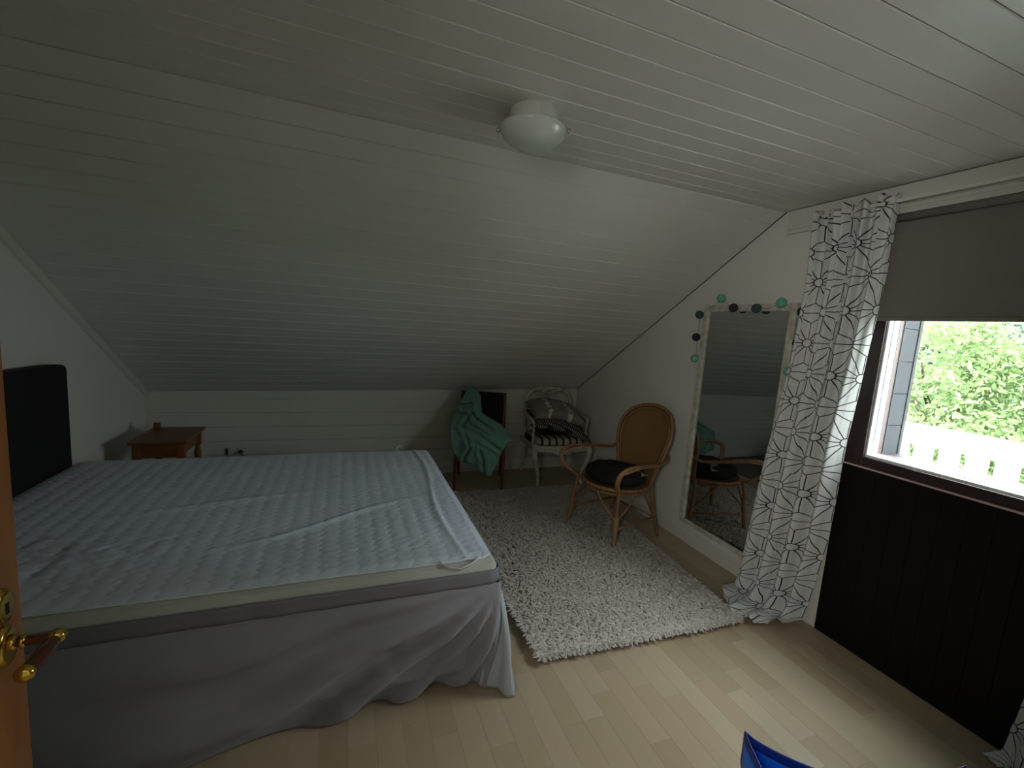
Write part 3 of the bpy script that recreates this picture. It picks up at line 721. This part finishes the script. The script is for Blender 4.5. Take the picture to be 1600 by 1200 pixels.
# ------------------------------------------------------------------ curtains
cr_ = thing('curtain_rail', (XR-.07, 1.05, 2.20), 'slim white curtain rail along the cornice', 'curtain rail')
MB().box((XR-.095, .15, 2.188), (XR-.085, 1.73, 2.204)).build('rail', M_trim, cr_, bevel=.003)
for yy in (.3, .95, 1.6): MB().box((XR-.088, yy, 2.190), (XR-.022, yy+.02, 2.202)).build('bracket', M_trim, cr_)
def curtain(name, label, Lt_, Rt, bulge, flip, seed, origin, part='cloth', ztop=2.225):
    cu = thing(name, origin, label, 'curtain', group=None)
    WF = .56; NU, NV = 170, 190
    # vertical parameter measured by arc length ~ 2.4 m
    def prof(u, v):
        # v 0..1 ; below v=.93 cloth lies on the floor
        n1 = 10.5; n2 = 3.6
        ph = noise.noise(Vector((seed, v*1.5, 0)))*1.2
        gather = math.exp(-v*5.0)
        f1 = math.sin(2*PI*n1*u+seed+1.5*math.sin(2*PI*2*u))*(.019*gather+.0015)
        s2 = math.sin(2*PI*n2*u**1.1+ph+seed)
        f2 = (abs(s2)**.8*math.copysign(1, s2))*(.012+.028*min(1, v*1.6))
        return f1+f2+.006*noise.noise(Vector((u*5+seed, v*7, 1)))
    def fn(u, v):
        L_ = interp(Lt_, v); R_ = interp(Rt, v)
        p = Vector(L_).lerp(Vector(R_), u)
        if v > .9:
            w = (v-.9)/.1; b = math.sin(PI*u)*w; p += Vector(bulge)*b
        off = prof(u, v)
        fl_ = max(0, (v-.93)/.07)
        p.x -= off*(1-fl_*.7); p.z += max(0, off)*fl_*.9+.004*fl_
        p.y += .008*math.sin(2*PI*10*u+seed)*math.exp(-v*6)
        if v < .035: 
            p.z += .012*noise.noise(Vector((u*14, v*30, seed)))+.010*math.sin(u*31+seed)*(1-v/.035); p.x += .006*math.sin(u*60)
        if v > .9: p.z = max(p.z, .006)
        return p
    m = MB().grid(NU, NV, fn, lambda u, v: (u*WF+.03*math.sin(2*PI*2*u)*math.exp(-v*4), 2.45-v*2.42))
    m.build(part, M_star, cu, smooth=True, solid=.0015)
    return cu
xc = XR-.095
c1L = [(0, (xc, 1.712, 2.215)), (.16, (xc, 1.70, 1.827)), (.32, (xc, 1.728, 1.443)), (.54, (xc, 1.781, .913)), (.80, (xc, 1.832, .293)), (.89, (xc-.01, 1.838, .10)), (.93, (xc-.03, 1.845, .04)), (1, (2.185, 1.845, .012))]
c1R = [(0, (xc, 1.345, 2.232)), (.15, (xc, 1.352, 1.88)), (.26, (xc, 1.370, 1.597)), (.48, (xc, 1.408, 1.05)), (.71, (xc, 1.42, .50)), (.87, (xc, 1.462, .15)), (.93, (xc-.02, 1.475, .04)), (1, (2.30, 1.495, .012))]
curtain('patterned_curtain', 'white curtain with black starburst print beside the mirror, pooling on the floor', c1L, c1R, (-.20, -.07, 0), 1, 1.3, (xc, 1.55, 0))
c2L = [(0, (xc, .66, 2.215)), (.5, (xc, .655, 1.0)), (.80, (xc, .665, .3145)), (.93, (xc-.01, .69, .04)), (1, (2.30, .72, .012))]
c2R = [(0, (xc, .30, 2.215)), (.5, (xc, .28, 1.0)), (.93, (xc-.01, .26, .04)), (1, (2.28, .25, .012))]
curtain('patterned_curtain', 'white starburst print curtain at the right edge of the photo, only its foot showing', c2L, c2R, (-.03, 0, 0), 1, 4.1, (xc, .5, 0))

# ------------------------------------------------------------------ dining chair with blanket
th_ = math.radians(-18)
ch = thing('dining_chair', (1.235, 3.885, 0), 'red-brown wooden chair with dark fabric back under the green blanket', 'chair', th_)
for sx_ in (-.215, .215):
    MB().tube([(sx_, -.20, 0), (sx_, -.195, .25), (sx_*.98, -.19, .44)], [.013, .017, .019], n=10, res=3).build('leg', M_redw, ch, local=True, smooth=True)
    MB().tube([(sx_*.98, .255, 0), (sx_*.98, .20, .25), (sx_*.98, .185, .45), (sx_*.98, .20, .65), (sx_*.98, .235, .86)], [.013, .017, .019, .017, .012], n=10, res=3).build('back_post', M_redw, ch, local=True, smooth=True)
m = MB(); m.box((-.20, -.205, .39), (.20, -.18, .44)); m.box((-.20, .17, .39), (.20, .195, .44)); m.box((-.222, -.19, .39), (-.20, .18, .44)); m.box((.20, -.19, .39), (.222, .18, .44)); m.build('seat_rail', M_redw, ch, local=True, bevel=.003)
MB().box((-.222, -.215, .438), (.222, .18, .475)).build('seat', M_navy, ch, local=True, bevel=.015)
m = MB(); m.grid(8, 6, lambda u, v: (lerp(-.195, .195, u), .195+.045*v**1.2+.012*math.cos(PI*(u-.5))*1, lerp(.55, .855, v))); m.build('backrest', M_navy, ch, local=True, solid=.025, bevel=.006, smooth=False)
rows = [(0, (1.141, 4.067, .893), (1.194, 4.05, .897)), (.03, (1.111, 4.066, .862), (1.228, 4.028, .869)), (.07, (1.093, 4.061, .825), (1.244, 4.012, .835)), (.16, (1.043, 4.046, .74), (1.246, 3.98, .753)), (.26, (1.003, 4.017, .665), (1.245, 3.938, .68)),
 (.32, (.978, 3.983, .623), (1.304, 3.877, .643)), (.38, (.952, 3.939, .578), (1.383, 3.799, .604)), (.45, (.931, 3.862, .536), (1.41, 3.706, .565)), (.53, (.915, 3.783, .51), (1.424, 3.617, .530)), (.6, (.908, 3.722, .485), (1.415, 3.557, .508)),
 (.66, (.912, 3.71, .452), (1.364, 3.563, .479)), (.73, (.923, 3.696, .414), (1.342, 3.56, .439)), (.80, (.947, 3.688, .357), (1.318, 3.567, .379)), (.86, (.976, 3.679, .312), (1.305, 3.572, .331)), (.90, (1.113, 3.634, .273), (1.286, 3.578, .283)), (.95, (1.167, 3.606, .226), (1.264, 3.574, .232)), (1, (1.229, 3.586, .189), (1.251, 3.579, .19))]
LT = [(a, b) for a, b, c in rows]; RT = [(a, c) for a, b, c in rows]
cr = [[(0.952, 0.728), (1.09, 0.746), (1.158, 0.759)], [(1.154, 0.685), (1.122, 0.636), (1.047, 0.566), (1.052, 0.472)], [(1.056, 0.557), (1.127, 0.543), (1.226, 0.492), (1.317, 0.431)], [(1.173, 0.649), (1.246, 0.588)], [(1.063, 0.435), (1.024, 0.348), (1.018, 0.29)], [(1.152, 0.403), (1.182, 0.338), (1.19, 0.204)], [(1.162, 0.694), (1.183, 0.63), (1.291, 0.572)], [(1.367, 0.482), (1.436, 0.505)], [(1.074, 0.717), (1.151, 0.726)]]
def segd(p, a, b):
    ax, az = a; bx, bz = b; dx, dz = bx-ax, bz-az; t = max(0, min(1, ((p[0]-ax)*dx+(p[1]-az)*dz)/(dx*dx+dz*dz))); qx, qz = ax+dx*t, az+dz*t
    side = (p[0]-ax)*dz-(p[1]-az)*dx
    return math.hypot(p[0]-qx, p[1]-qz), side
nrm = Vector((-.309, -.951, 0))
def bk(u, v):
    a = Vector(interp(LT, v)); b = Vector(interp(RT, v)); p = a.lerp(b, u); w = (b-a).length
    off = .018*math.sin(PI*u)*min(1, w/.3)
    for c in cr:
        dm = 9; sg = 0
        for q, r in zip(c[:-1], c[1:]):
            dd, s_ = segd((p.x, p.z), q, r)
            if dd < dm: dm = dd; sg = s_
        off -= .04*math.exp(-(dm/.013)**2); off += .03*math.exp(-((dm-.028)/.02)**2)*(1 if sg > 0 else .35)
    off += .014*noise.noise(Vector((p.x*9+p.z*4, p.z*7, 0)))
    off += .02
    return p+nrm*off
m = MB(); m.grid(90, 120, bk)
# the part that goes over the chair back and down behind it
def bk2(u, v):
    a = Vector(interp(LT, 0)); b = Vector(interp(RT, 0)); p = a.lerp(b, u)+nrm*.02; t = v
    q = Vector((.309, .951, 0))
    ang = t*PI; return p+q*(.045*(1-math.cos(ang))/1.0)+Vector((0, 0, .012*math.sin(ang)-.12*max(0, t-.5)))
m.grid(12, 12, bk2)
tag(m.build('blanket', M_green, smooth=True, solid=.006), 'crumpled mint green blanket thrown over the dark-backed chair', 'blanket')

# ------------------------------------------------------------------ white carved armchair
wc = thing('carved_chair', (2.03, 3.93, 0), 'white painted carved armchair with striped seat in the corner', 'chair', math.radians(-4))
def cab(sx_):
    return MB().tube([(sx_*.27, -.205, .40), (sx_*.292, -.235, .34), (sx_*.275, -.235, .25), (sx_*.235, -.21, .13), (sx_*.225, -.205, .06), (sx_*.232, -.225, .02), (sx_*.225, -.24, .012)], [.030, .031, .024, .016, .014, .020, .014], n=12)
for sx_ in (-1, 1):
    cab(sx_).build('leg', M_chip, wc, local=True, smooth=True)
    MB().tube([(sx_*.23, .20, .40), (sx_*.23, .215, .2), (sx_*.24, .25, .0)], [.02, .016, .015], n=10).build('leg', M_chip, wc, local=True, smooth=True)
# carved apron with scalloped lower edge
def apr(u, v):
    x = lerp(-.29, .29, u); zl = .335-.028*math.exp(-(x/.10)**2)+.010*math.cos(x*60)*math.exp(-(x/.12)**2)+.012*abs(x/.29)**3-.0
    return (x, -.232+.02*(x/.29)**2, lerp(.398, zl, v))
MB().grid(50, 6, apr).build('front_apron', M_chip, wc, local=True, solid=.022, smooth=True)
m = MB(); m.box((-.295, -.21, .345), (-.27, .21, .395)); m.box((.27, -.21, .345), (.295, .21, .395)); m.box((-.27, .19, .345), (.27, .215, .395)); m.build('seat_frame', M_chip, wc, local=True, bevel=.004)
MB().tube([(-.235, .18, .17), (.235, .18, .17)], .009, n=8, res=1).build('stretcher', M_chip, wc, local=True, smooth=True)
def seatf():
    m = MB(); n = 36; prof = [(1, .395), (1.02, .41), (1.02, .432), (.97, .452), (.8, .463), (.0001, .47)]
    for r, z in prof:
        for j in range(n):
            t = 2*PI*j/n; c, s_ = math.cos(t), math.sin(t); e = .45
            m.v.append((.275*r*math.copysign(abs(c)**e, c), .215*r*math.copysign(abs(s_)**e, s_), z))
    for i in range(len(prof)-1):
        for j in range(n): m.f.append((i*n+j, i*n+(j+1) % n, (i+1)*n+(j+1) % n, (i+1)*n+j))
    m.f.append(tuple(range(n-1, -1, -1))); return m
seatf().build('striped_seat', M_stripe, wc, local=True, smooth=True)
MB().tube([(-.235, .21, .40), (-.255, .215, .55), (-.255, .225, .72), (-.235, .235, .81), (-.17, .24, .875), (-.06, .243, .895), (.06, .243, .895), (.17, .24, .875), (.235, .235, .81), (.255, .225, .72), (.255, .215, .55), (.235, .21, .40)], [.015, .015, .018, .021, .023, .022, .022, .023, .021, .018, .015, .015], n=10).build('back_hoop', M_chip, wc, local=True, smooth=True)
m = MB()
m.tube([(-.03, .24, .90), (-.055, .238, .84), (-.03, .235, .78), (-.035, .225, .6), (-.05, .215, .40)], [.015, .013, .012, .015, .016], n=8)
m.tube([(.03, .24, .90), (.055, .238, .84), (.03, .235, .78), (.035, .225, .6), (.05, .215, .40)], [.015, .013, .012, .015, .016], n=8)
m.tube([(-.11, .235, .885), (-.06, .235, .86), (0, .235, .848), (.06, .235, .86), (.11, .235, .885)], [.008, .014, .018, .014, .008], n=8); m.build('back_splat', M_chip, wc, local=True, smooth=True)
for i in range(7):
    a = (i-3)*.33; q = (.085*a, .222, .888-.010*abs(i-3)); MB().ball(q, .015, 8, (1, .5, .8)).build('carved_bead', M_chip, wc, local=True, smooth=True)
for sx_ in (-1, 1):
    MB().tube([(sx_*.25, .22, .66), (sx_*.285, .12, .655), (sx_*.305, -.02, .645), (sx_*.30, -.11, .635), (sx_*.285, -.145, .60), (sx_*.28, -.14, .54), (sx_*.285, -.15, .40)], [.013, .014, .016, .017, .013, .011, .013], n=10).build('arm', M_chip, wc, local=True, smooth=True)
# cushions
def pillow(name, label, c, w, d, t, rot, m_, bend=0, uvs=1, seed=0, cat='cushion', sag=0):
    mb = MB(); n = 40; R_ = Matrix.Rotation(rot[2], 3, 'Z') @ Matrix.Rotation(rot[1], 3, 'Y') @ Matrix.Rotation(rot[0], 3, 'X')
    us = []
    for sgn in (1, -1):
        base = len(mb.v)
        for j in range(n+1):
            for i in range(n+1):
                a, b = i/n*2-1, j/n*2-1
                k = 1-.10*(1-abs(b)**2)*abs(a)**3; k2 = 1-.10*(1-abs(a)**2)*abs(b)**3
                x, y = a*w/2*k, b*d/2*k2
                h = t/2*((1-a**4)*(1-b**4))**.55*(1+.18*noise.noise(Vector((a*1.6+seed, b*1.6, sgn))))
                h += .006*noise.noise(Vector((a*5+seed, b*5, 3)))*(1-a**4)*(1-b**4)
                z = sgn*h-bend*(a**2)*1.0+sag*a*abs(a)
                mb.v.append(tuple(Vector(c)+R_ @ Vector((x, y, z)))); us.append((x+1, y+1))
        for j in range(n):
            for i in range(n):
                q = base+j*(n+1)+i; f = (q, q+1, q+n+2, q+n+1); mb.f.append(f if sgn > 0 else f[::-1])
    mb.uv = us; o = mb.build(name, m_, smooth=True); return tag(o, label, cat)
pillow('cushion', 'grey cushion with pale patches, topmost on the white carved chair', (2.05, 3.94, .705), .60, .38, .13, (math.radians(16), math.radians(9), -.05), M_patch, bend=.05, seed=2, sag=-.0)
pillow('cushion', 'dark cushion with white dashes, slumped under the grey cushion', (2.05, 3.86, .595), .64, .36, .10, (math.radians(18), math.radians(15), -.05), M_dash, bend=.05, seed=5)
pillow('cushion', 'flat black cushion lying lowest on the striped seat', (2.04, 3.97, .498), .44, .30, .05, (math.radians(6), 0, -.07), M_black, seed=8)

# ------------------------------------------------------------------ rattan armchair
rt = thing('rattan_armchair', (1.975, 2.73, 0), 'brown rattan armchair with rounded high back by the right wall', 'chair', math.radians(-76))
SZ = .405
def ell(t, a, b, z, cy=0): return (a*math.cos(t), cy+b*math.sin(t), z)
ring = [ell(2*PI*i/24, .245, .25, SZ, -.01) for i in range(24)]
MB().tube(ring, .013, n=10, closed=True, res=2).build('seat_ring', M_ratt, rt, local=True, smooth=True)
MB().tube([ell(2*PI*i/24, .238, .243, SZ-.03, -.01) for i in range(24)], .010, n=8, closed=True, res=2).build('seat_ring', M_ratt, rt, local=True, smooth=True)
m = MB(); m.lathe([(.0001, SZ+.0), (.235, SZ+.004), (.235, SZ-.008), (.0001, SZ-.008)], (0, -.01, 0), 32, None, 1, 1.02); m.build('woven_seat', M_weave, rt, local=True)
# back hoop (outer) and inner hoop following a leaning, slightly curved back
def bpnt(a, s=1.0, dy=0):
    # a from 0 (lower left) to 1 (lower right) over the top
    tab = [(0, (-.165, .40)), (.12, (-.195, .52)), (.25, (-.235, .66)), (.34, (-.250, .76)), (.42, (-.205, .89)), (.5, (0, .972)), (.58, (.205, .89)), (.66, (.250, .76)), (.75, (.235, .66)), (.88, (.195, .52)), (1, (.165, .40))]
    return interp(tab, a)
def backy(x, z): return .225+(z-.40)*.27-.06*(x/.25)**2
def hoop(scale, n=33):
    out = []
    P0 = [(0-.165, .385), (-.19, .50), (-.225, .62), (-.248, .74), (-.228, .85), (-.15, .935), (0, .968), (.15, .935), (.228, .85), (.248, .74), (.225, .62), (.19, .50), (.165, .385)]
    for x, z in P0:
        x2 = x*scale; z2 = .70+(z-.70)*scale if z > .7 else z
        out.append((x2, backy(x2, z2), z2))
    return out
MB().tube(hoop(1), .014, n=10, res=5).build('back_hoop', M_ratt, rt, local=True, smooth=True)
MB().tube([(x, y-.004, z) for x, y, z in hoop(.9)], .009, n=8, res=5).build('back_hoop', M_ratt, rt, local=True, smooth=True)
hw = [(.385, .165), (.50, .19), (.62, .225), (.74, .248), (.80, .243), (.85, .228), (.90, .19), (.935, .15), (.955, .09), (.966, .02)]
def wk(u, v):
    z = lerp(.40, .962, v); w = interp(hw, z)*.99; x = lerp(-w, w, u); return (x, backy(x, z)+.004, z)
MB().grid(16, 40, wk).build('woven_back', M_weave, rt, local=True, solid=.006, smooth=True)
for s_ in (-1, 1):
    for k_, (dx, dz, r) in enumerate(((0, 0, .012), (.018, -.006, .010))):
        x = s_
        pts = [(x*(.225), .285, .62), (x*(.262), .20, .585), (x*(.29+dx*.5), .05, .60+dz), (x*(.30+dx*.6), -.12, .613+dz), (x*(.302+dx*.6), -.25, .612+dz-.012*k_), (x*(.295+dx*.3), -.325+dx, .575), (x*(.275), -.32+dx, .50), (x*(.235), -.25+dx*.6, .435), (x*(.20), -.20+dx*.4, .40)]
        MB().tube(pts, r, n=10, res=6).build('armrest', M_ratt, rt, local=True, smooth=True)
    # front legs, braces
    MB().tube([(s_*.205, -.20, .42), (s_*.222, -.225, .22), (s_*.238, -.245, 0)], [.014, .013, .011], n=10, res=4).build('leg', M_ratt, rt, local=True, smooth=True)
    MB().tube([(s_*.219, -.222, .235), (s_*.231, -.236, .10), (s_*.237, -.243, .03)], [.022, .017, .0135], n=10, res=4).build('leg_wrap', M_wrap, rt, local=True, smooth=True)
    MB().tube([(s_*.04, -.255, .385), (s_*.11, -.25, .30), (s_*.212, -.228, .21)], .0075, n=8, res=4).build('brace', M_ratt, rt, local=True, smooth=True)
    MB().tube([(s_*.235, -.03, .385), (s_*.235, -.12, .30), (s_*.224, -.215, .21)], .0075, n=8, res=4).build('brace', M_ratt, rt, local=True, smooth=True)
    # rear legs, braces
    MB().tube([(s_*.175, .19, .41), (s_*.20, .205, .22), (s_*.238, .245, 0)], [.014, .013, .011], n=10, res=4).build('leg', M_ratt, rt, local=True, smooth=True)
    MB().tube([(s_*.235, .03, .385), (s_*.225, .12, .28), (s_*.205, .205, .18)], .0075, n=8, res=4).build('brace', M_ratt, rt, local=True, smooth=True)
    MB().tube([(s_*.03, .235, .385), (s_*.11, .22, .28), (s_*.20, .205, .18)], .0075, n=8, res=4).build('brace', M_ratt, rt, local=True, smooth=True)
    MB().tube([(s_*.236, -.235, .15), (s_*.214, .215, .15)], .008, n=8, res=1).build('stretcher', M_ratt, rt, local=True, smooth=True)
MB().tube([(-.21, .218, .15), (.21, .218, .15)], .008, n=8, res=1).build('stretcher', M_ratt, rt, local=True, smooth=True)
# black cushion on the rattan seat
cu = thing('seat_cushion', (1.965, 2.73, .418), 'round black cushion on the rattan armchair seat', 'cushion', math.radians(-76))
m = MB(); nn = 40; prof = [(.0001, .005), (.6, .0), (.9, .006), (1.0, .03), (.97, .065), (.85, .09), (.6, .10), (.3, .096), (.0001, .094)]
for r, z in prof:
    for j in range(nn):
        t = 2*PI*j/nn; k_ = 1+.05*noise.noise(Vector((math.cos(t)*2, math.sin(t)*2, 1))); m.v.append((.225*r*k_*math.cos(t), .215*r*k_*math.sin(t)-.01, z+(.012*noise.noise(Vector((r*3*math.cos(t), r*3*math.sin(t), 5))) if z > .05 else 0)))
for i in range(len(prof)-1):
    for j in range(nn): m.f.append((i*nn+j, i*nn+(j+1) % nn, (i+1)*nn+(j+1) % nn, (i+1)*nn+j))
m.build('cushion_body', M_black, cu, local=True, smooth=True)
def pt(u, v): return (lerp(.10, .205, u)+.012*v, lerp(-.02, .05, v)+.05*u, .104-.018*u-.030*max(0, u-.6)+.004*math.sin(u*7))
MB().grid(10, 5, pt).build('pale_patch', mat('pale_grey_cloth', '#8d8c86', .8), cu, local=True, solid=.002, smooth=True)

# ------------------------------------------------------------------ blue bag
Av = Vector((1.15, .8255, 0)); Cv = Vector((1.69, .55, 0)); ax = (Cv-Av).normalized(); ay = Vector((-ax.y, ax.x, 0)) * -1
if ay.y > 0: ay = -ay
Lb = (Cv-Av).length; Wb = .30
bag = thing('blue_bag', tuple(Av+ax*Lb/2+ay*Wb/2), 'open bright blue shopping bag standing on the floor near the viewer', 'bag')
def bagp(s, z, inset=0):   # s: 0..4 around
    s = s % 4; e = .06
    c = [(0, 0), (Lb, 0), (Lb, Wb), (0, Wb)]; i = int(s); t = s-i; a = c[i]; b = c[(i+1) % 4]
    q = (lerp(a[0], b[0], t), lerp(a[1], b[1], t))
    bow = math.sin(PI*t)
    ctr = (Lb/2, Wb/2); k = .86+.14*min(1, z/.25)
    q = (ctr[0]+(q[0]-ctr[0])*k, ctr[1]+(q[1]-ctr[1])*k)
    P3 = Av+ax*q[0]+ay*q[1]
    inw = (Vector(Av+ax*ctr[0]+ay*ctr[1])-P3).normalized()
    P3 = P3+inw*(bow*.02*(z/.3)); P3.z = z; return P3
def rimz(s):
    s = s % 4; t = s-int(s)
    k = [0, 1, 0, 1][int(s)]
    return .35-(.085 if k == 0 else .04)*math.sin(PI*min(1, max(0, t)))**.7
def side(u, v):
    s = u*4; zr = rimz(s); return bagp(s, lerp(.002, zr-.028, v)) + Vector((0, 0, 0))
m = MB(); m.grid(96, 24, lambda u, v: side(u, v)+Vector((.004*noise.noise(Vector((u*20, v*6, 0))), .004*noise.noise(Vector((u*20, v*6, 7))), 0)))
m.build('bag_body', M_blue, bag, smooth=True, solid=.0015)
m = MB(); m.add([bagp(i, .003) for i in range(4)], [(0, 1, 2, 3)]); m.build('bag_bottom', M_blue, bag, solid=.0015)
m = MB(); m.grid(96, 3, lambda u, v: bagp(u*4, rimz(u*4)-.03*(1-v))); m.build('bag_rim', M_dblue, bag, smooth=True, solid=.004, offset=0)
M_strap = mat('grey_webbing', '#3d4650', .7, bump=.5, bscale=300)
for s0 in (3.5,):
    def stp(u, v, s0=s0):
        s = s0-.28+.0*u+ .10*v; z = lerp(.03, rimz(3.5)-.0, u); q = bagp(s, z); cc = Av+ax*Lb/2+ay*Wb/2; n_ = (q-Vector((cc.x, cc.y, z))); n_.z = 0; n_.normalize(); return q+n_*.006
    MB().grid(12, 2, stp).build('strap', M_strap, bag, solid=.002)
m = MB().tube([bagp(.3, rimz(.3))+Vector((0, 0, -.02)), bagp(.3, .2)+ay*.10+Vector((0, 0, .03)), bagp(.5, .2)+ay*.14+Vector((0, 0, .0)), bagp(.7, .2)+ay*.10+Vector((0, 0, .03)), bagp(.7, rimz(.7))+Vector((0, 0, -.02))], .007, n=8)
m.build('handle', M_dblue, bag, smooth=True)

# ------------------------------------------------------------------ outside: balcony, lawn, trees
struct(MB().box((XR+.22, -1.6, -.25), (4.08, 3.6, -.12)).build('floor_balcony', mat('grey_deck', '#45433e', .8)), 'white balcony floor outside the window')
ra = thing('balcony_railing', (4.0, 1.0, -.12), 'white board balcony railing outside the window', 'railing')
MB().box((3.965, -1.5, .985), (4.045, 3.5, 1.002)).build('top_rail', M_rail, ra, bevel=.003)
MB().box((3.985, -1.5, .858), (4.0, 3.5, .985)).build('upper_board', M_rail, ra)
MB().box((3.985, -1.5, .56), (4.0, 3.5, .722)).build('lower_board', M_rail, ra)
pitch = .1475; y = 1.4870-pitch*18
b0 = None
while y < 3.4:
    # gap centred on y, board until the next gap
    if b0 is None: b0 = MB().box((4.0, .017, -.05), (4.018, pitch-.017, .985)).build('railing_board', M_rail, ra); b0.location = (0, y-1.0, 0); b0.data.transform(Matrix.Translation((0, 1.0, 0)))
    else: o = dup_mesh(b0); o.location = (0, y-1.0, 0)
    y += pitch
for yy in (-1.4, .1, 2.02, 3.4): MB().box((4.018, yy, -.12), (4.09, yy+.07, .985)).build('railing_post', mat('grey_post', '#a8b2b5', .7), ra)
struct(MB().box((-20, -30, -3.2), (45, 40, -3.0)).build('ground', M_grass), 'lawn below the balcony')
def tree(name, label, c, hts, rad, m_, nleaf, seed, lsz=.11):
    t = thing(name, (c[0], c[1], -3.0), label, 'tree', group=None)
    rg_ = random.Random(seed)
    m = MB(); m.tube([(c[0], c[1], -3.0), (c[0]+.1, c[1], -1.5), (c[0], c[1]+.15, .0), (c[0]+.05, c[1], hts*.6-3)], [.16, .12, .09, .04], n=8)
    for k_ in range(9):
        a = rg_.random()*2*PI; z0 = -2+rg_.random()*(hts*.55); L_ = rad*(.5+.4*rg_.random()); m.tube([(c[0], c[1], z0), (c[0]+L_*.5*math.cos(a), c[1]+L_*.5*math.sin(a), z0+L_*.3), (c[0]+L_*math.cos(a), c[1]+L_*math.sin(a), z0+L_*.75)], [.05, .03, .012], n=6, res=3)
    m.build('trunk', M_bark, t, smooth=True)
    r = np.random.default_rng(seed)
    ncl = 130; cc = r.normal(size=(ncl, 3)); cc /= np.linalg.norm(cc, axis=1)[:, None]; cc *= (.35+.65*r.random((ncl, 1))**.5)
    cc = cc*np.array([[rad, rad, hts*.46]])+np.array([[c[0], c[1], -3+hts*.56]])
    i = r.integers(0, ncl, nleaf); ctr = cc[i]+r.normal(size=(nleaf, 3))*rad*.13
    a = r.normal(size=(nleaf, 3)); a /= np.linalg.norm(a, axis=1)[:, None]; b = np.cross(a, r.normal(size=(nleaf, 3))); b /= np.linalg.norm(b, axis=1)[:, None]
    sz = lsz*(.6+.8*r.random((nleaf, 1)))
    V = np.concatenate([ctr-a*sz, ctr-b*sz*.4, ctr+a*sz, ctr+b*sz*.4], 0); V -= np.array([[c[0], c[1], -3.0]])
    j = np.arange(nleaf); F = np.stack([j, j+nleaf, j+2*nleaf, j+3*nleaf], 1)
    o = np_mesh('foliage', V, F, m_, t); o['kind'] = 'stuff'
tree('garden_tree', 'bright green leafy tree just beyond the railing, middle of the window view', (9.2, 4.3, 0), 5.2, 1.5, M_leaf, 60000, 1, .05)
tree('garden_tree', 'pale yellow-green tree behind the bright one, left in the window view', (12.6, 8.2, 0), 6.2, 1.8, M_leafy, 50000, 2, .06)
tree('garden_tree', 'yellow-green tree outside, beyond the right edge of the window view', (9.8, .4, 0), 5.5, 1.6, M_leafy, 30000, 3, .06)
tree('garden_tree', 'tall blue-green tree far behind, filling the top of the window view', (18.5, 8.6, 0), 11.5, 2.9, M_leafd, 40000, 4, .11)
tree('garden_tree', 'tall blue-green tree in the far distance, right of the window view', (18.5, .2, 0), 11.5, 2.9, M_leafd, 30000, 5, .11)
tree('garden_tree', 'tall blue-green tree in the far distance, left of the window view', (18.5, 17.0, 0), 11.5, 2.9, M_leafd, 30000, 6, .11)
print('strips', cnt)
